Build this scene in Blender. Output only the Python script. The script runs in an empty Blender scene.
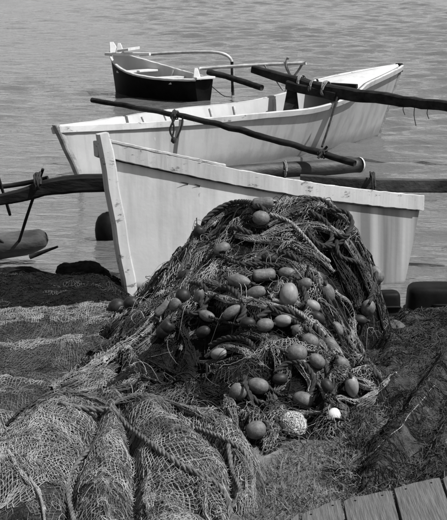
import bpy, math, random
import numpy as np
from mathutils import Vector

random.seed(7)
RNG = np.random.default_rng(11)
scene = bpy.context.scene
COL = scene.collection

# ------------------------------------------------------------------ camera
F, CH, PITCH = 1700.0, 2.3, math.atan(320 / 1700.0)      # focal length in picture rows (520 high), eye height, tilt
cam_data = bpy.data.cameras.new('camera')
cam_data.sensor_fit = 'VERTICAL'
cam_data.angle = 2 * math.atan(260 / F)
cam_data.clip_start, cam_data.clip_end = 0.1, 3000
cam = bpy.data.objects.new('camera', cam_data)
cam.location = (0, 0, CH)
cam.rotation_euler = (math.pi / 2 - PITCH, 0, 0)
COL.objects.link(cam)
scene.camera = cam

# ------------------------------------------------------------------ world and sun (a black and white picture: the sky is read as grey)
SUN_EL, SUN_AZ = math.radians(55), math.radians(67)      # azimuth: to the right of straight behind the viewer
sun_to = Vector((math.cos(SUN_EL) * math.sin(SUN_AZ), -math.cos(SUN_EL) * math.cos(SUN_AZ), math.sin(SUN_EL)))
world = bpy.data.worlds.new('World')
scene.world = world
world.use_nodes = True
wn, wl = world.node_tree.nodes, world.node_tree.links
wn.clear()
sky = wn.new('ShaderNodeTexSky')
sky.sky_type = 'NISHITA'
sky.sun_disc = False
sky.sun_elevation = SUN_EL
sky.sun_rotation = math.atan2(sun_to.x, sun_to.y)
bw = wn.new('ShaderNodeRGBToBW')
bg = wn.new('ShaderNodeBackground')
bg.inputs['Strength'].default_value = 0.10
wo = wn.new('ShaderNodeOutputWorld')
wl.new(sky.outputs[0], bw.inputs[0])
wl.new(bw.outputs[0], bg.inputs['Color'])
wl.new(bg.outputs[0], wo.inputs[0])
sl = bpy.data.lights.new('sun', 'SUN')
sl.energy = 5.0
sl.angle = math.radians(0.53)
sl.color = (1, 1, 1)
so = bpy.data.objects.new('sun', sl)
so.rotation_euler = (-sun_to).to_track_quat('-Z', 'Y').to_euler()
so.location = (3, -4, 12)
COL.objects.link(so)
vs = scene.view_settings
vs.view_transform = 'Standard'
vs.look = 'None'
vs.exposure = 0.52
vs.gamma = 1.0
vs.use_curve_mapping = False

# ------------------------------------------------------------------ picture rows and columns to points of the place
CP, SP = math.cos(PITCH), math.sin(PITCH)


def ray(px, py):
    a, b = (px - 223.5) / F, (260 - py) / F
    return np.array([a, CP + b * SP, -SP + b * CP])


def at(px, py, Y):
    d = ray(px, py)
    return np.array([0, 0, CH]) + d * (Y / d[1])


def at_z(px, py, z):
    d = ray(px, py)
    return np.array([0, 0, CH]) + d * ((z - CH) / d[2])


# ------------------------------------------------------------------ noise
PERM = np.random.default_rng(3).permutation(256)
PERM2 = np.concatenate([PERM, PERM, PERM])


def vnoise(x, y, z=0.0):
    x, y, z = np.broadcast_arrays(np.asarray(x, float), np.asarray(y, float), np.asarray(z, float))
    xi, yi, zi = np.floor(x).astype(int), np.floor(y).astype(int), np.floor(z).astype(int)
    fx, fy, fz = x - xi, y - yi, z - zi
    fx, fy, fz = fx * fx * (3 - 2 * fx), fy * fy * (3 - 2 * fy), fz * fz * (3 - 2 * fz)

    def h(i, j, k):
        return PERM2[(PERM2[(PERM2[i & 255] + j) & 255] + k) & 255] / 127.5 - 1

    def lx(j, k):
        return h(xi, j, k) * (1 - fx) + h(xi + 1, j, k) * fx
    a = lx(yi, zi) * (1 - fy) + lx(yi + 1, zi) * fy
    b = lx(yi, zi + 1) * (1 - fy) + lx(yi + 1, zi + 1) * fy
    return a * (1 - fz) + b * fz


def fbm(x, y, z=0.0, o=3):
    r, a, f = 0, 1.0, 1.0
    for k in range(o):
        r = r + a * vnoise(np.asarray(x) * f + 17.3 * k, np.asarray(y) * f + 5.1 * k, np.asarray(z) * f)
        a *= 0.5
        f *= 2.03
    return r


def sstep(a, b, x):
    t = np.clip((np.asarray(x, float) - a) / (b - a), 0, 1)
    return t * t * (3 - 2 * t)


# ------------------------------------------------------------------ materials: neutral greys
MATS = {}


def mat(name, lo, hi, scale=8.0, rough=0.75, bump=0.2, bscale=60.0, stretch=(1, 1, 1), detail=6, metallic=0.0,
        ramp=(0.35, 0.65), spec=0.4, bdist=0.004):
    if name in MATS:
        return MATS[name]
    m = bpy.data.materials.new(name)
    m.use_nodes = True
    n, l = m.node_tree.nodes, m.node_tree.links
    p = n['Principled BSDF']
    p.inputs['Roughness'].default_value = rough
    p.inputs['Metallic'].default_value = metallic
    p.inputs['Specular IOR Level'].default_value = spec
    tc = n.new('ShaderNodeTexCoord')
    mp = n.new('ShaderNodeMapping')
    mp.inputs['Scale'].default_value = stretch
    l.new(tc.outputs['Object'], mp.inputs[0])
    nz = n.new('ShaderNodeTexNoise')
    nz.inputs['Scale'].default_value = scale
    nz.inputs['Detail'].default_value = detail
    nz.inputs['Roughness'].default_value = 0.65
    l.new(mp.outputs[0], nz.inputs['Vector'])
    cr = n.new('ShaderNodeValToRGB')
    cr.color_ramp.elements[0].position, cr.color_ramp.elements[1].position = ramp
    cr.color_ramp.elements[0].color = (lo, lo, lo, 1)
    cr.color_ramp.elements[1].color = (hi, hi, hi, 1)
    l.new(nz.outputs['Fac'], cr.inputs[0])
    l.new(cr.outputs[0], p.inputs['Base Color'])
    if bump:
        bn = n.new('ShaderNodeTexNoise')
        bn.inputs['Scale'].default_value = bscale
        bn.inputs['Detail'].default_value = 5
        l.new(mp.outputs[0], bn.inputs['Vector'])
        bp = n.new('ShaderNodeBump')
        bp.inputs['Strength'].default_value = bump
        bp.inputs['Distance'].default_value = bdist
        l.new(bn.outputs['Fac'], bp.inputs['Height'])
        l.new(bp.outputs[0], p.inputs['Normal'])
    MATS[name] = m
    return m


def paint_mat(name, clean, dirty, chip, streak=0.5, grime_pos=(0.5, 0.8), chips=0.67, stern=None, weed=None):
    """old paint: blotchy, with vertical run-down stains and chipped spots"""
    m = bpy.data.materials.new(name)
    m.use_nodes = True
    n, l = m.node_tree.nodes, m.node_tree.links
    p = n['Principled BSDF']
    p.inputs['Roughness'].default_value = 0.55
    p.inputs['Specular IOR Level'].default_value = 0.35
    tc = n.new('ShaderNodeTexCoord')

    def noise(scale, detail, st, rough=0.6):
        mp = n.new('ShaderNodeMapping')
        mp.inputs['Scale'].default_value = st
        l.new(tc.outputs['Object'], mp.inputs[0])
        z = n.new('ShaderNodeTexNoise')
        z.inputs['Scale'].default_value = scale
        z.inputs['Detail'].default_value = detail
        z.inputs['Roughness'].default_value = rough
        l.new(mp.outputs[0], z.inputs['Vector'])
        return z.outputs['Fac']

    def ramp(src, a, b, c0, c1):
        r = n.new('ShaderNodeValToRGB')
        r.color_ramp.elements[0].position, r.color_ramp.elements[1].position = a, b
        r.color_ramp.elements[0].color = (c0, c0, c0, 1)
        r.color_ramp.elements[1].color = (c1, c1, c1, 1)
        l.new(src, r.inputs[0])
        return r.outputs[0]

    def mix(fac, a, b):
        x = n.new('ShaderNodeMix')
        x.data_type = 'RGBA'
        l.new(fac, x.inputs['Factor'])
        for i, v in ((6, a), (7, b)):
            if isinstance(v, float):
                x.inputs[i].default_value = (v, v, v, 1)
            else:
                l.new(v, x.inputs[i])
        return x.outputs[2]
    base = ramp(noise(2.2, 6, (1, 1, 1)), 0.35, 0.7, clean, clean * 0.82)
    st = ramp(noise(7.0, 4, (1, 1, 0.07)), grime_pos[0], grime_pos[1], 0.0, streak)
    if stern or weed:
        sx = n.new('ShaderNodeSeparateXYZ')
        l.new(tc.outputs['Object'], sx.inputs[0])

    def math_(op, a, b):
        q = n.new('ShaderNodeMath')
        q.operation = op
        for i, v in ((0, a), (1, b)):
            if isinstance(v, float):
                q.inputs[i].default_value = v
            else:
                l.new(v, q.inputs[i])
        return q.outputs[0]
    c = mix(st, base, dirty)
    if stern:      # rust and weed runs near the stern, in sharp vertical bands
        mr = n.new('ShaderNodeMapRange')
        mr.inputs['From Min'].default_value, mr.inputs['From Max'].default_value = stern
        mr.interpolation_type = 'SMOOTHSTEP'
        l.new(sx.outputs['X'], mr.inputs['Value'])
        runs = ramp(noise(9.0, 3, (1, 1, 0.035), 0.5), 0.36, 0.60, 0.45, 0.97)
        c = mix(math_('MULTIPLY', mr.outputs[0], runs), c, dirty)
    if weed:       # scum line where the hull meets the water
        wz = math_('ADD', sx.outputs['Z'], math_('MULTIPLY', noise(5.0, 8, (1, 1, 0.6), 0.7), 0.22))
        mw = n.new('ShaderNodeMapRange')
        mw.inputs['From Min'].default_value, mw.inputs['From Max'].default_value = weed[1], weed[0]
        l.new(wz, mw.inputs['Value'])
        c = mix(math_('MULTIPLY', mw.outputs[0], 0.6), c, dirty)
    ch = ramp(noise(15.0, 9, (0.55, 0.55, 1.3), 0.78), chips, chips + 0.03, 0.0, 0.85)
    c = mix(ch, c, chip)
    l.new(c, p.inputs['Base Color'])
    bp = n.new('ShaderNodeBump')
    bp.inputs['Strength'].default_value = 0.25
    bp.inputs['Distance'].default_value = 0.004
    l.new(noise(30, 6, (1, 1, 1)), bp.inputs['Height'])
    l.new(bp.outputs[0], p.inputs['Normal'])
    return m


# ------------------------------------------------------------------ mesh helpers
def link(o, parent=None):
    COL.objects.link(o)
    if parent is not None:
        o.parent = parent
    return o


def raw_mesh(name, V, Fq, smooth=True):
    """V (n,3) array, Fq (m,k) integer array or list of such arrays"""
    me = bpy.data.meshes.new(name)
    V = np.asarray(V, np.float32)
    arrs = Fq if isinstance(Fq, list) else [Fq]
    arrs = [np.asarray(a, np.int32) for a in arrs if len(a)]
    loops = np.concatenate([a.ravel() for a in arrs])
    tot = np.concatenate([np.full(len(a), a.shape[1], np.int32) for a in arrs])
    start = np.concatenate([[0], np.cumsum(tot)[:-1]]).astype(np.int32)
    me.vertices.add(len(V))
    me.vertices.foreach_set('co', V.ravel())
    me.loops.add(len(loops))
    me.loops.foreach_set('vertex_index', loops)
    me.polygons.add(len(tot))
    me.polygons.foreach_set('loop_start', start)
    me.polygons.foreach_set('use_smooth', np.full(len(tot), bool(smooth)))
    me.update(calc_edges=True)
    me.validate()
    return me


def obj(name, V, Fq, m, parent=None, smooth=True):
    me = raw_mesh(name, V, Fq, smooth)
    me.materials.append(m)
    return link(bpy.data.objects.new(name, me), parent)


def empty(name, loc=(0, 0, 0)):
    o = bpy.data.objects.new(name, None)
    o.location = loc
    o.empty_display_size = 0.1
    return link(o)


def tag(o, label, cat, group=None, kind=None):
    o['label'] = label
    o['category'] = cat
    if group:
        o['group'] = group
    if kind:
        o['kind'] = kind
    return o


def grid_faces(nu, nv, close_u=False, close_v=False):
    iu = np.arange(nu if close_u else nu - 1)
    iv = np.arange(nv if close_v else nv - 1)
    a, b = np.meshgrid(iu, iv, indexing='ij')
    a, b = a.ravel(), b.ravel()
    a2, b2 = (a + 1) % nu, (b + 1) % nv
    return np.stack([a * nv + b, a2 * nv + b, a2 * nv + b2, a * nv + b2], 1)


def catmull(P, step):
    P = np.asarray(P, float)
    if len(P) == 2:
        n = max(2, int(np.linalg.norm(P[1] - P[0]) / step) + 1)
        t = np.linspace(0, 1, n)[:, None]
        return P[0] * (1 - t) + P[1] * t
    Q = np.vstack([2 * P[0] - P[1], P, 2 * P[-1] - P[-2]])
    out = []
    for i in range(1, len(Q) - 2):
        p0, p1, p2, p3 = Q[i - 1], Q[i], Q[i + 1], Q[i + 2]
        n = max(2, int(np.linalg.norm(p2 - p1) / step) + 1)
        t = np.linspace(0, 1, n, endpoint=False)[:, None]
        out.append(0.5 * ((2 * p1) + (-p0 + p2) * t + (2 * p0 - 5 * p1 + 4 * p2 - p3) * t ** 2 + (-p0 + 3 * p1 - 3 * p2 + p3) * t ** 3))
    out.append(Q[-2][None])
    return np.vstack(out)


def frames(P):
    T = np.gradient(P, axis=0)
    T /= np.linalg.norm(T, axis=1)[:, None] + 1e-9
    up = np.array([0, 0, 1.0])
    if abs(T[0] @ up) > 0.9:
        up = np.array([0, 1.0, 0])
    N = np.zeros_like(P)
    n = up - T[0] * (up @ T[0])
    for i in range(len(P)):
        n = n - T[i] * (n @ T[i])
        n /= np.linalg.norm(n) + 1e-9
        N[i] = n
    return T, N, np.cross(T, N)


def tube_arrays(P, r, sides=6, caps=True):
    P = np.asarray(P, float)
    r = np.broadcast_to(np.asarray(r, float), (len(P),))
    T, N, B = frames(P)
    a = np.linspace(0, 2 * np.pi, sides, endpoint=False)
    V = P[:, None] + r[:, None, None] * (np.cos(a)[None, :, None] * N[:, None] + np.sin(a)[None, :, None] * B[:, None])
    V = V.reshape(-1, 3)
    fs = [grid_faces(len(P), sides, close_v=True)]
    if caps:
        fs.append(np.array([list(range(sides))[::-1], [(len(P) - 1) * sides + k for k in range(sides)]]))
    return V, fs


class MB:
    """collects arrays into one mesh"""

    def __init__(s):
        s.V, s.F, s.n = [], {}, 0

    def add(s, V, fs):
        for f in (fs if isinstance(fs, list) else [fs]):
            f = np.asarray(f)
            if len(f):
                s.F.setdefault(f.shape[1], []).append(f + s.n)
        s.V.append(np.asarray(V, float))
        s.n += len(V)
        return s

    def tube(s, P, r, sides=8, caps=True):
        return s.add(*tube_arrays(P, r, sides, caps))

    def build(s, name, m, parent=None, smooth=True):
        return obj(name, np.vstack(s.V), [np.vstack(v) for v in s.F.values()], m, parent, smooth)


def sweep_rect(P, side, up, w, h, taper=None):
    """bar of rectangular section along P; side and up are per-point unit vectors; corners lightly chamfered"""
    P = np.asarray(P, float)
    n = len(P)
    side, up = np.broadcast_to(side, (n, 3)), np.broadcast_to(up, (n, 3))
    c = 0.16 * min(w, h)
    prof = np.array([(-w / 2 + c, -h / 2), (w / 2 - c, -h / 2), (w / 2, -h / 2 + c), (w / 2, h / 2 - c),
                     (w / 2 - c, h / 2), (-w / 2 + c, h / 2), (-w / 2, h / 2 - c), (-w / 2, -h / 2 + c)])
    sc = np.ones(n) if taper is None else np.asarray(taper, float)
    V = P[:, None] + sc[:, None, None] * (prof[None, :, 0, None] * side[:, None] + prof[None, :, 1, None] * up[:, None])
    k = len(prof)
    return V.reshape(-1, 3), [grid_faces(n, k, close_v=True), np.array([list(range(k))[::-1], [(n - 1) * k + j for j in range(k)]])]


def edges_to_prisms(A, B, r):
    """3-sided cord for each edge A[i]-B[i]"""
    A, B = np.asarray(A, float), np.asarray(B, float)
    r = np.broadcast_to(np.asarray(r, float), (len(A),))
    T = B - A
    L = np.linalg.norm(T, axis=1)[:, None] + 1e-9
    T = T / L
    A = A - T * (r[:, None] * 0.5)
    B = B + T * (r[:, None] * 0.5)
    ref = np.where(np.abs(T[:, 2:3]) > 0.9, np.array([[1.0, 0, 0]]), np.array([[0, 0, 1.0]]))
    N = np.cross(T, ref)
    N /= np.linalg.norm(N, axis=1)[:, None] + 1e-9
    Bn = np.cross(T, N)
    n = len(A)
    V = np.zeros((n, 6, 3))
    for k in range(3):
        a = 2 * np.pi * k / 3 + np.pi / 2
        o = (np.cos(a) * N + np.sin(a) * Bn) * r[:, None]
        V[:, k] = A + o
        V[:, 3 + k] = B + o
    b = (np.arange(n) * 6)[:, None]
    fs = np.concatenate([b + np.array([[0, 1, 4, 3]]), b + np.array([[1, 2, 5, 4]]), b + np.array([[2, 0, 3, 5]])])
    return V.reshape(-1, 3), fs


def rope_arrays(P, r, pitch=None, strands=3, sides=5, fuzz=0.0):
    P = np.asarray(P, float)
    T, N, B = frames(P)
    s = np.concatenate([[0], np.cumsum(np.linalg.norm(np.diff(P, axis=0), axis=1))])
    pitch = pitch or 7 * r
    mb = MB()
    for k in range(strands):
        a = 2 * np.pi * (s / pitch + k / strands)
        Q = P + 0.5 * r * (np.cos(a)[:, None] * N + np.sin(a)[:, None] * B)
        mb.tube(Q, 0.56 * r, sides)
    return mb


# ------------------------------------------------------------------ the shape of the shore and of the nets lying on it
def ground_h(x, y):
    x, y = np.asarray(x, float), np.asarray(y, float)
    z = 0.2 - 0.2 * sstep(9.3, 11.3, y) - 0.5 * sstep(11.0, 14.0, y) - 1.5 * sstep(14, 30, y)
    z = z + 0.06 * sstep(0.6, 1.15, x) * (1 - sstep(8.9, 10.2, y)) * sstep(5.6, 7.6, y)
    return z + 0.02 * fbm(x * 1.7, y * 1.7, 3.0) + 0.006 * fbm(x * 9, y * 9, 1.0)


class TPS:
    def __init__(s, pts, lam=0.002, extra=()):
        p = np.array([at(*q) for q in pts] + [np.array(e, float) for e in extra])
        s.xy = p[:, :2]
        n = len(p)
        d = np.linalg.norm(s.xy[:, None] - s.xy[None], axis=2)
        K = s.k(d) + lam * np.eye(n)
        Pm = np.hstack([np.ones((n, 1)), s.xy])
        A = np.block([[K, Pm], [Pm.T, np.zeros((3, 3))]])
        s.w = np.linalg.solve(A, np.concatenate([p[:, 2], np.zeros(3)]))

    @staticmethod
    def k(d):
        return np.where(d > 1e-9, d * d * np.log(d + 1e-12), 0)

    def __call__(s, x, y):
        x, y = np.broadcast_arrays(np.asarray(x, float), np.asarray(y, float))
        sh = x.shape
        q = np.stack([x.ravel(), y.ravel()], 1)
        out = s.w[-3] + s.w[-2] * q[:, 0] + s.w[-1] * q[:, 1]
        for i in range(len(s.xy)):
            out = out + s.w[i] * s.k(np.hypot(q[:, 0] - s.xy[i, 0], q[:, 1] - s.xy[i, 1]))
        return out.reshape(sh)


def seg_dist(x, y, poly):
    d = np.full(np.shape(x), 1e9)
    for a, b in zip(poly[:-1], poly[1:]):
        vx, vy = b[0] - a[0], b[1] - a[1]
        t = np.clip(((x - a[0]) * vx + (y - a[1]) * vy) / (vx * vx + vy * vy + 1e-12), 0, 1)
        d = np.minimum(d, np.hypot(x - a[0] - t * vx, y - a[1] - t * vy))
    return d


HEAP = TPS([
    (255, 446, 6.90), (330, 437, 6.98), (180, 415, 7.15), (300, 405, 7.22), (245, 400, 7.22), (350, 400, 7.25),
    (300, 355, 7.62), (250, 345, 7.72), (345, 355, 7.66), (200, 350, 7.85), (290, 300, 8.05), (240, 290, 8.15),
    (330, 300, 8.08), (270, 255, 8.42), (225, 255, 8.5), (320, 255, 8.42), (265, 212, 8.78), (225, 218, 8.85),
    (305, 206, 8.85), (340, 226, 8.75), (205, 232, 8.9), (365, 272, 8.5), (344, 315, 8.25), (357, 365, 7.72),
    (388, 392, 7.45), (190, 275, 8.6), (150, 305, 8.6), (120, 335, 8.4), (165, 330, 8.2), (80, 380, 7.9), (50, 398, 7.75),
    (130, 385, 7.6), (110, 410, 7.4),
    # far side and edges, back down on the beach
    (270, 262, 9.35), (215, 290, 9.45), (330, 268, 9.35), (300, 300, 9.75), (180, 310, 9.5), (110, 332, 9.1), (60, 380, 8.3), (380, 300, 9.1),
    (20, 400, 7.9), (30, 430, 7.2), (100, 470, 6.6), (300, 300, 10.6), (100, 310, 10.3)], lam=0.001,
    extra=[(0.93, 9.1, 0.0), (0.92, 8.75, 0.1), (0.76, 8.4, 0.2), (0.69, 8.0, 0.2), (0.76, 7.6, 0.16), (0.84, 7.25, 0.1), (0.75, 6.95, 0.1),
           (1.4, 9.2, -0.2), (1.4, 8.4, -0.2), (1.4, 7.6, -0.2), (1.2, 6.8, -0.1), (0.5, 6.6, 0.05), (0.2, 6.55, 0.05), (-0.1, 6.6, 0.05)])


def ridge(x, y):
    return 1 - np.abs(fbm(x * 3.6 + 0.4 * y, y * 2.6 - x, 2.0, 2))


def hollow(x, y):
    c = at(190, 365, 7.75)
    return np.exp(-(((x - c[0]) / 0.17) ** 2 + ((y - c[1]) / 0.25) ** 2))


def heap_h(x, y):
    z = HEAP(x, y)
    z = z + 0.11 * (ridge(x, y) - 0.6) + 0.022 * fbm(x * 9, y * 9, 8.0, 2)
    # the dark hollow on the left of the front face
    return z - 0.14 * hollow(x, y)


BUNDLE = TPS([
    (-60, 430, 6.45), (-20, 424, 6.5), (0, 418, 6.52), (40, 404, 6.6), (60, 398, 6.64), (85, 404, 6.6), (110, 402, 6.6), (135, 400, 6.64),
    (160, 401, 6.64), (200, 415, 6.58), (235, 437, 6.45), (250, 465, 6.28), (254, 500, 6.06), (250, 540, 5.86),
    (100, 435, 6.36), (150, 440, 6.36), (200, 450, 6.3), (60, 440, 6.34), (20, 455, 6.26), (-40, 480, 6.15),
    (100, 485, 6.06), (150, 490, 6.04), (200, 495, 6.04), (60, 490, 6.04), (25, 500, 6.06), (100, 530, 5.74), (160, 535, 5.72), (210, 535, 5.74), (50, 535, 5.72), (0, 545, 5.70),
    (100, 600, 5.30), (200, 600, 5.32), (0, 600, 5.30), (-60, 580, 5.4)], lam=0.0004,
    extra=[(0.20, 6.6, 0.1), (0.20, 6.4, 0.1), (0.19, 6.2, 0.08), (0.18, 6.0, 0.08), (0.18, 5.8, 0.08), (0.18, 5.5, 0.05), (0.1, 6.85, 0.12), (-0.2, 6.98, 0.14), (-0.5, 7.0, 0.16),
           (-0.8, 7.0, 0.16), (-1.2, 6.9, 0.16), (-1.4, 6.4, 0.1), (0.5, 6.3, -0.2), (0.5, 7.0, -0.2), (-0.4, 7.4, -0.1), (-1.0, 7.4, -0.1)])


def pxy(poly, Y=None):
    return [tuple(at_z(p[0], p[1], 0.36)[:2]) for p in poly]


CREASES = [(pxy([(112, 412), (95, 440), (72, 465), (66, 495), (78, 525)]), 0.045, 0.026),
           (pxy([(122, 430), (135, 455), (132, 485), (140, 525)]), 0.06, 0.03),
           (pxy([(195, 480), (215, 490), (230, 520)]), 0.06, 0.03),
           (pxy([(175, 432), (200, 440), (228, 455), (238, 490)]), 0.05, 0.025),
           (pxy([(30, 405), (30, 425), (-10, 445)]), 0.04, 0.03),
           (pxy([(-10, 492), (15, 500), (30, 530)]), 0.30, 0.085)]


def bundle_h(x, y):
    z = BUNDLE(x, y)
    dm = np.full(np.shape(z), 9.0)
    for poly, dep, wd in CREASES:
        d = seg_dist(x, y, poly)
        z = z - 0.9 * dep * np.exp(-(d / (0.8 * wd)) ** 2)
        dm = np.minimum(dm, d)
    z = z + 0.062 * (1 - np.exp(-(dm / 0.08) ** 2)) - 0.035
    return z + 0.016 * fbm(x * 7, y * 7, 4.0, 3)


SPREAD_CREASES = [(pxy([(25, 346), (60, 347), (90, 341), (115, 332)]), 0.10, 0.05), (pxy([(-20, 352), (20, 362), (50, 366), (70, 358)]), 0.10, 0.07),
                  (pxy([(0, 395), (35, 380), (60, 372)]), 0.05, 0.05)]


def spread_h(x, y):
    """light net thrown out flat on the left in long soft folds"""
    w = y + 0.10 * np.sin(x * 3.1 + 0.6) + 0.05 * fbm(x * 2, y * 2, 6.0, 2) + 0.10 * x
    f = np.interp(w, [6.7, 7.2, 7.45, 7.55, 7.66, 7.95, 8.08, 8.2, 8.30, 8.48, 8.62, 8.85, 9.0, 9.12],
                  [-0.05, 0.05, 0.10, 0.10, 0.015, 0.0, 0.075, 0.08, 0.01, 0.0, 0.07, 0.09, 0.07, -0.06])
    e = sstep(-0.25, -0.55, x) * sstep(-2.3, -2.1, x)
    for poly, dep, wd in SPREAD_CREASES:
        f = f - dep * np.exp(-(seg_dist(x, y, poly) / wd) ** 2)
    return ground_h(x, y) + 0.03 + (f + 0.06) * e - 0.06 + 0.010 * fbm(x * 6, y * 6, 2.0, 3)


def dark_h(x, y):
    """dark wet net lying along the water's edge on the left"""
    f = np.interp(y, [8.5, 8.9, 9.1, 9.3, 9.5, 9.75, 10.05, 10.3, 10.6, 11.0, 11.3], [-0.06, 0.0, 0.08, 0.02, 0.07, 0.03, 0.08, 0.07, 0.14, 0.12, -0.06])
    e = sstep(-0.45, -0.8, x) * sstep(-2.6, -2.4, x)
    return 0.2 - 0.2 * sstep(9.3, 11.3, y) + (f + 0.06) * e - 0.06 + 0.02 * fbm(x * 5, y * 9, 2.5, 3)


def tarp_h(x, y):
    """dark cloth over the bank on the right"""
    z = ground_h(x, y) + 0.045
    e = sstep(0.36, 0.60, x - 0.06 * (y - 7.2)) * (1 - sstep(9.0, 9.5, y)) * sstep(5.9, 6.3, y)
    p1 = pxy([(447, 352), (425, 385), (400, 415), (378, 452)])
    p2 = pxy([(385, 330), (392, 360), (400, 385)])
    p3 = pxy([(447, 415), (430, 440), (405, 470)])
    f = 0.06 * np.exp(-(seg_dist(x, y, p1) / 0.05) ** 2) - 0.03 * np.exp(-((seg_dist(x, y, p1) - 0.12) / 0.06) ** 2)
    f = f + 0.05 * np.exp(-(seg_dist(x, y, p2) / 0.06) ** 2) + 0.02 * np.exp(-(seg_dist(x, y, p3) / 0.05) ** 2)
    return z + e * (f + 0.05 * np.abs(fbm(x * 3.2 + y, y * 2.2 - x, 9.0, 3)) + 0.020 * fbm(x * 13, y * 8, 3.0, 3)) - 0.1 * (1 - e)


def top_h(x, y):
    return np.maximum.reduce([ground_h(x, y), heap_h(x, y), bundle_h(x, y) * (y < 7.15) + -9 * (y >= 7.15), spread_h(x, y), dark_h(x, y), tarp_h(x, y)])


TT = np.linspace(5.3, 12.5, 900)


def hit(px, py, h=None):
    d = ray(px, py)
    P = np.array([0, 0, CH]) + d[None] * (TT / d[1])[:, None]
    s = (h or top_h)(P[:, 0], P[:, 1])
    k = np.nonzero((P[:, 2] <= s) & (TT < 10.2))[0]
    if len(k):
        return P[k[0]]
    gap = np.where(TT < 9.3, P[:, 2] - s, 9)      # passes just over the top: take the closest point
    return P[int(np.argmin(gap))]


EYE = np.array([0, 0, CH])


def toward(p, d):
    v = EYE - p
    return p + v / np.linalg.norm(v) * d


# ------------------------------------------------------------------ setting: ground and water
def axis_pts(lo, hi, flo, fhi, fine, n_out):
    a = np.arange(flo, fhi, fine)
    l = flo - np.geomspace(fine, flo - lo, n_out)[::-1]
    r = fhi + np.geomspace(fine, hi - fhi, n_out)
    return np.concatenate([l, a, r])


gx, gy = axis_pts(-60, 60, -3.0, 3.0, 0.05, 24), axis_pts(-40, 60, 4.5, 13, 0.05, 24)
X, Y = np.meshgrid(gx, gy, indexing='ij')
m_ground = mat('earth', 0.05, 0.14, 14, 0.95, 0.6, 70, bdist=0.01)
g = obj('ground', np.stack([X, Y, ground_h(X, Y)], 2).reshape(-1, 3), grid_faces(len(gx), len(gy)), m_ground)
g['kind'] = 'structure'

m_water = bpy.data.materials.new('water')
m_water.use_nodes = True
n, l = m_water.node_tree.nodes, m_water.node_tree.links
p = n['Principled BSDF']
p.inputs['Base Color'].default_value = (0.09, 0.09, 0.09, 1)
p.inputs['Roughness'].default_value = 0.03
p.inputs['IOR'].default_value = 1.33
tc = n.new('ShaderNodeTexCoord')
hsum = None
for st, sc, amp, det in (((1, 1.5, 1), 3.2, 1.0, 4), ((1.0, 1.9, 1), 9.0, 0.42, 4)):
    mp = n.new('ShaderNodeMapping')
    mp.inputs['Scale'].default_value = st
    mp.inputs['Rotation'].default_value = (0, 0, 0.25)
    l.new(tc.outputs['Object'], mp.inputs[0])
    nz = n.new('ShaderNodeTexNoise')
    nz.inputs['Scale'].default_value = sc
    nz.inputs['Detail'].default_value = det
    nz.inputs['Distortion'].default_value = 0.3
    l.new(mp.outputs[0], nz.inputs['Vector'])
    mu = n.new('ShaderNodeMath')
    mu.operation = 'MULTIPLY'
    mu.inputs[1].default_value = amp
    l.new(nz.outputs['Fac'], mu.inputs[0])
    if hsum is None:
        hsum = mu.outputs[0]
    else:
        ad = n.new('ShaderNodeMath')
        l.new(hsum, ad.inputs[0])
        l.new(mu.outputs[0], ad.inputs[1])
        hsum = ad.outputs[0]
bp = n.new('ShaderNodeBump')
bp.inputs['Strength'].default_value = 1.0
bp.inputs['Distance'].default_value = 0.045
l.new(hsum, bp.inputs['Height'])
l.new(bp.outputs[0], p.inputs['Normal'])
WAVES = []
rgw = np.random.default_rng(21)
for k in range(46):
    lam_ = 0.20 * (1.3 / 0.20) ** (rgw.random() ** 1.1)
    WAVES.append((lam_, 1.4 + 0.5 * rgw.normal(), rgw.random() * 6.28, 0.034 / (2 * np.pi / lam_)))


def wave_h(x, y):
    z = 0 * x
    gust = 0.35 + 0.65 * sstep(-1.5, 2.5, x + 0.10 * (y - 20)) + 0.35 * fbm(x * 0.35, y * 0.16, 3.3, 3)
    gust = np.clip(gust, 0.25, 1.5)
    for lam_, az_, ph_, am_ in WAVES:
        kk_ = 2 * np.pi / lam_
        z = z + am_ * (1 if lam_ > 0.4 else 1 - 0.8 * sstep(25, 50, y)) * np.sin(kk_ * (np.cos(az_) * x + np.sin(az_) * y) + ph_ + 1.2 * vnoise(x * 0.8, y * 0.8, ph_))
    edge = sstep(10.6, 12.0, y) * (1 - sstep(70, 84, y)) * (1 - sstep(7.0, 8.9, np.abs(x)))
    return z * gust * edge


wx, wy = axis_pts(-900, 900, -9.0, 9.0, 0.075, 14), np.concatenate([-60 + np.geomspace(1, 70.5, 10), np.arange(10.6, 24, 0.055), np.arange(24, 46, 0.12), np.arange(46, 85, 0.25), 85 + np.geomspace(0.5, 1800, 16)])
X, Y = np.meshgrid(wx, wy, indexing='ij')
w = obj('water', np.stack([X, Y, wave_h(X, Y)], 2).reshape(-1, 3), grid_faces(len(wx), len(wy)), m_water)
w['kind'] = 'structure'


# ------------------------------------------------------------------ boats
def unit(v):
    v = np.asarray(v, float)
    return v / (np.linalg.norm(v) + 1e-12)


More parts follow.
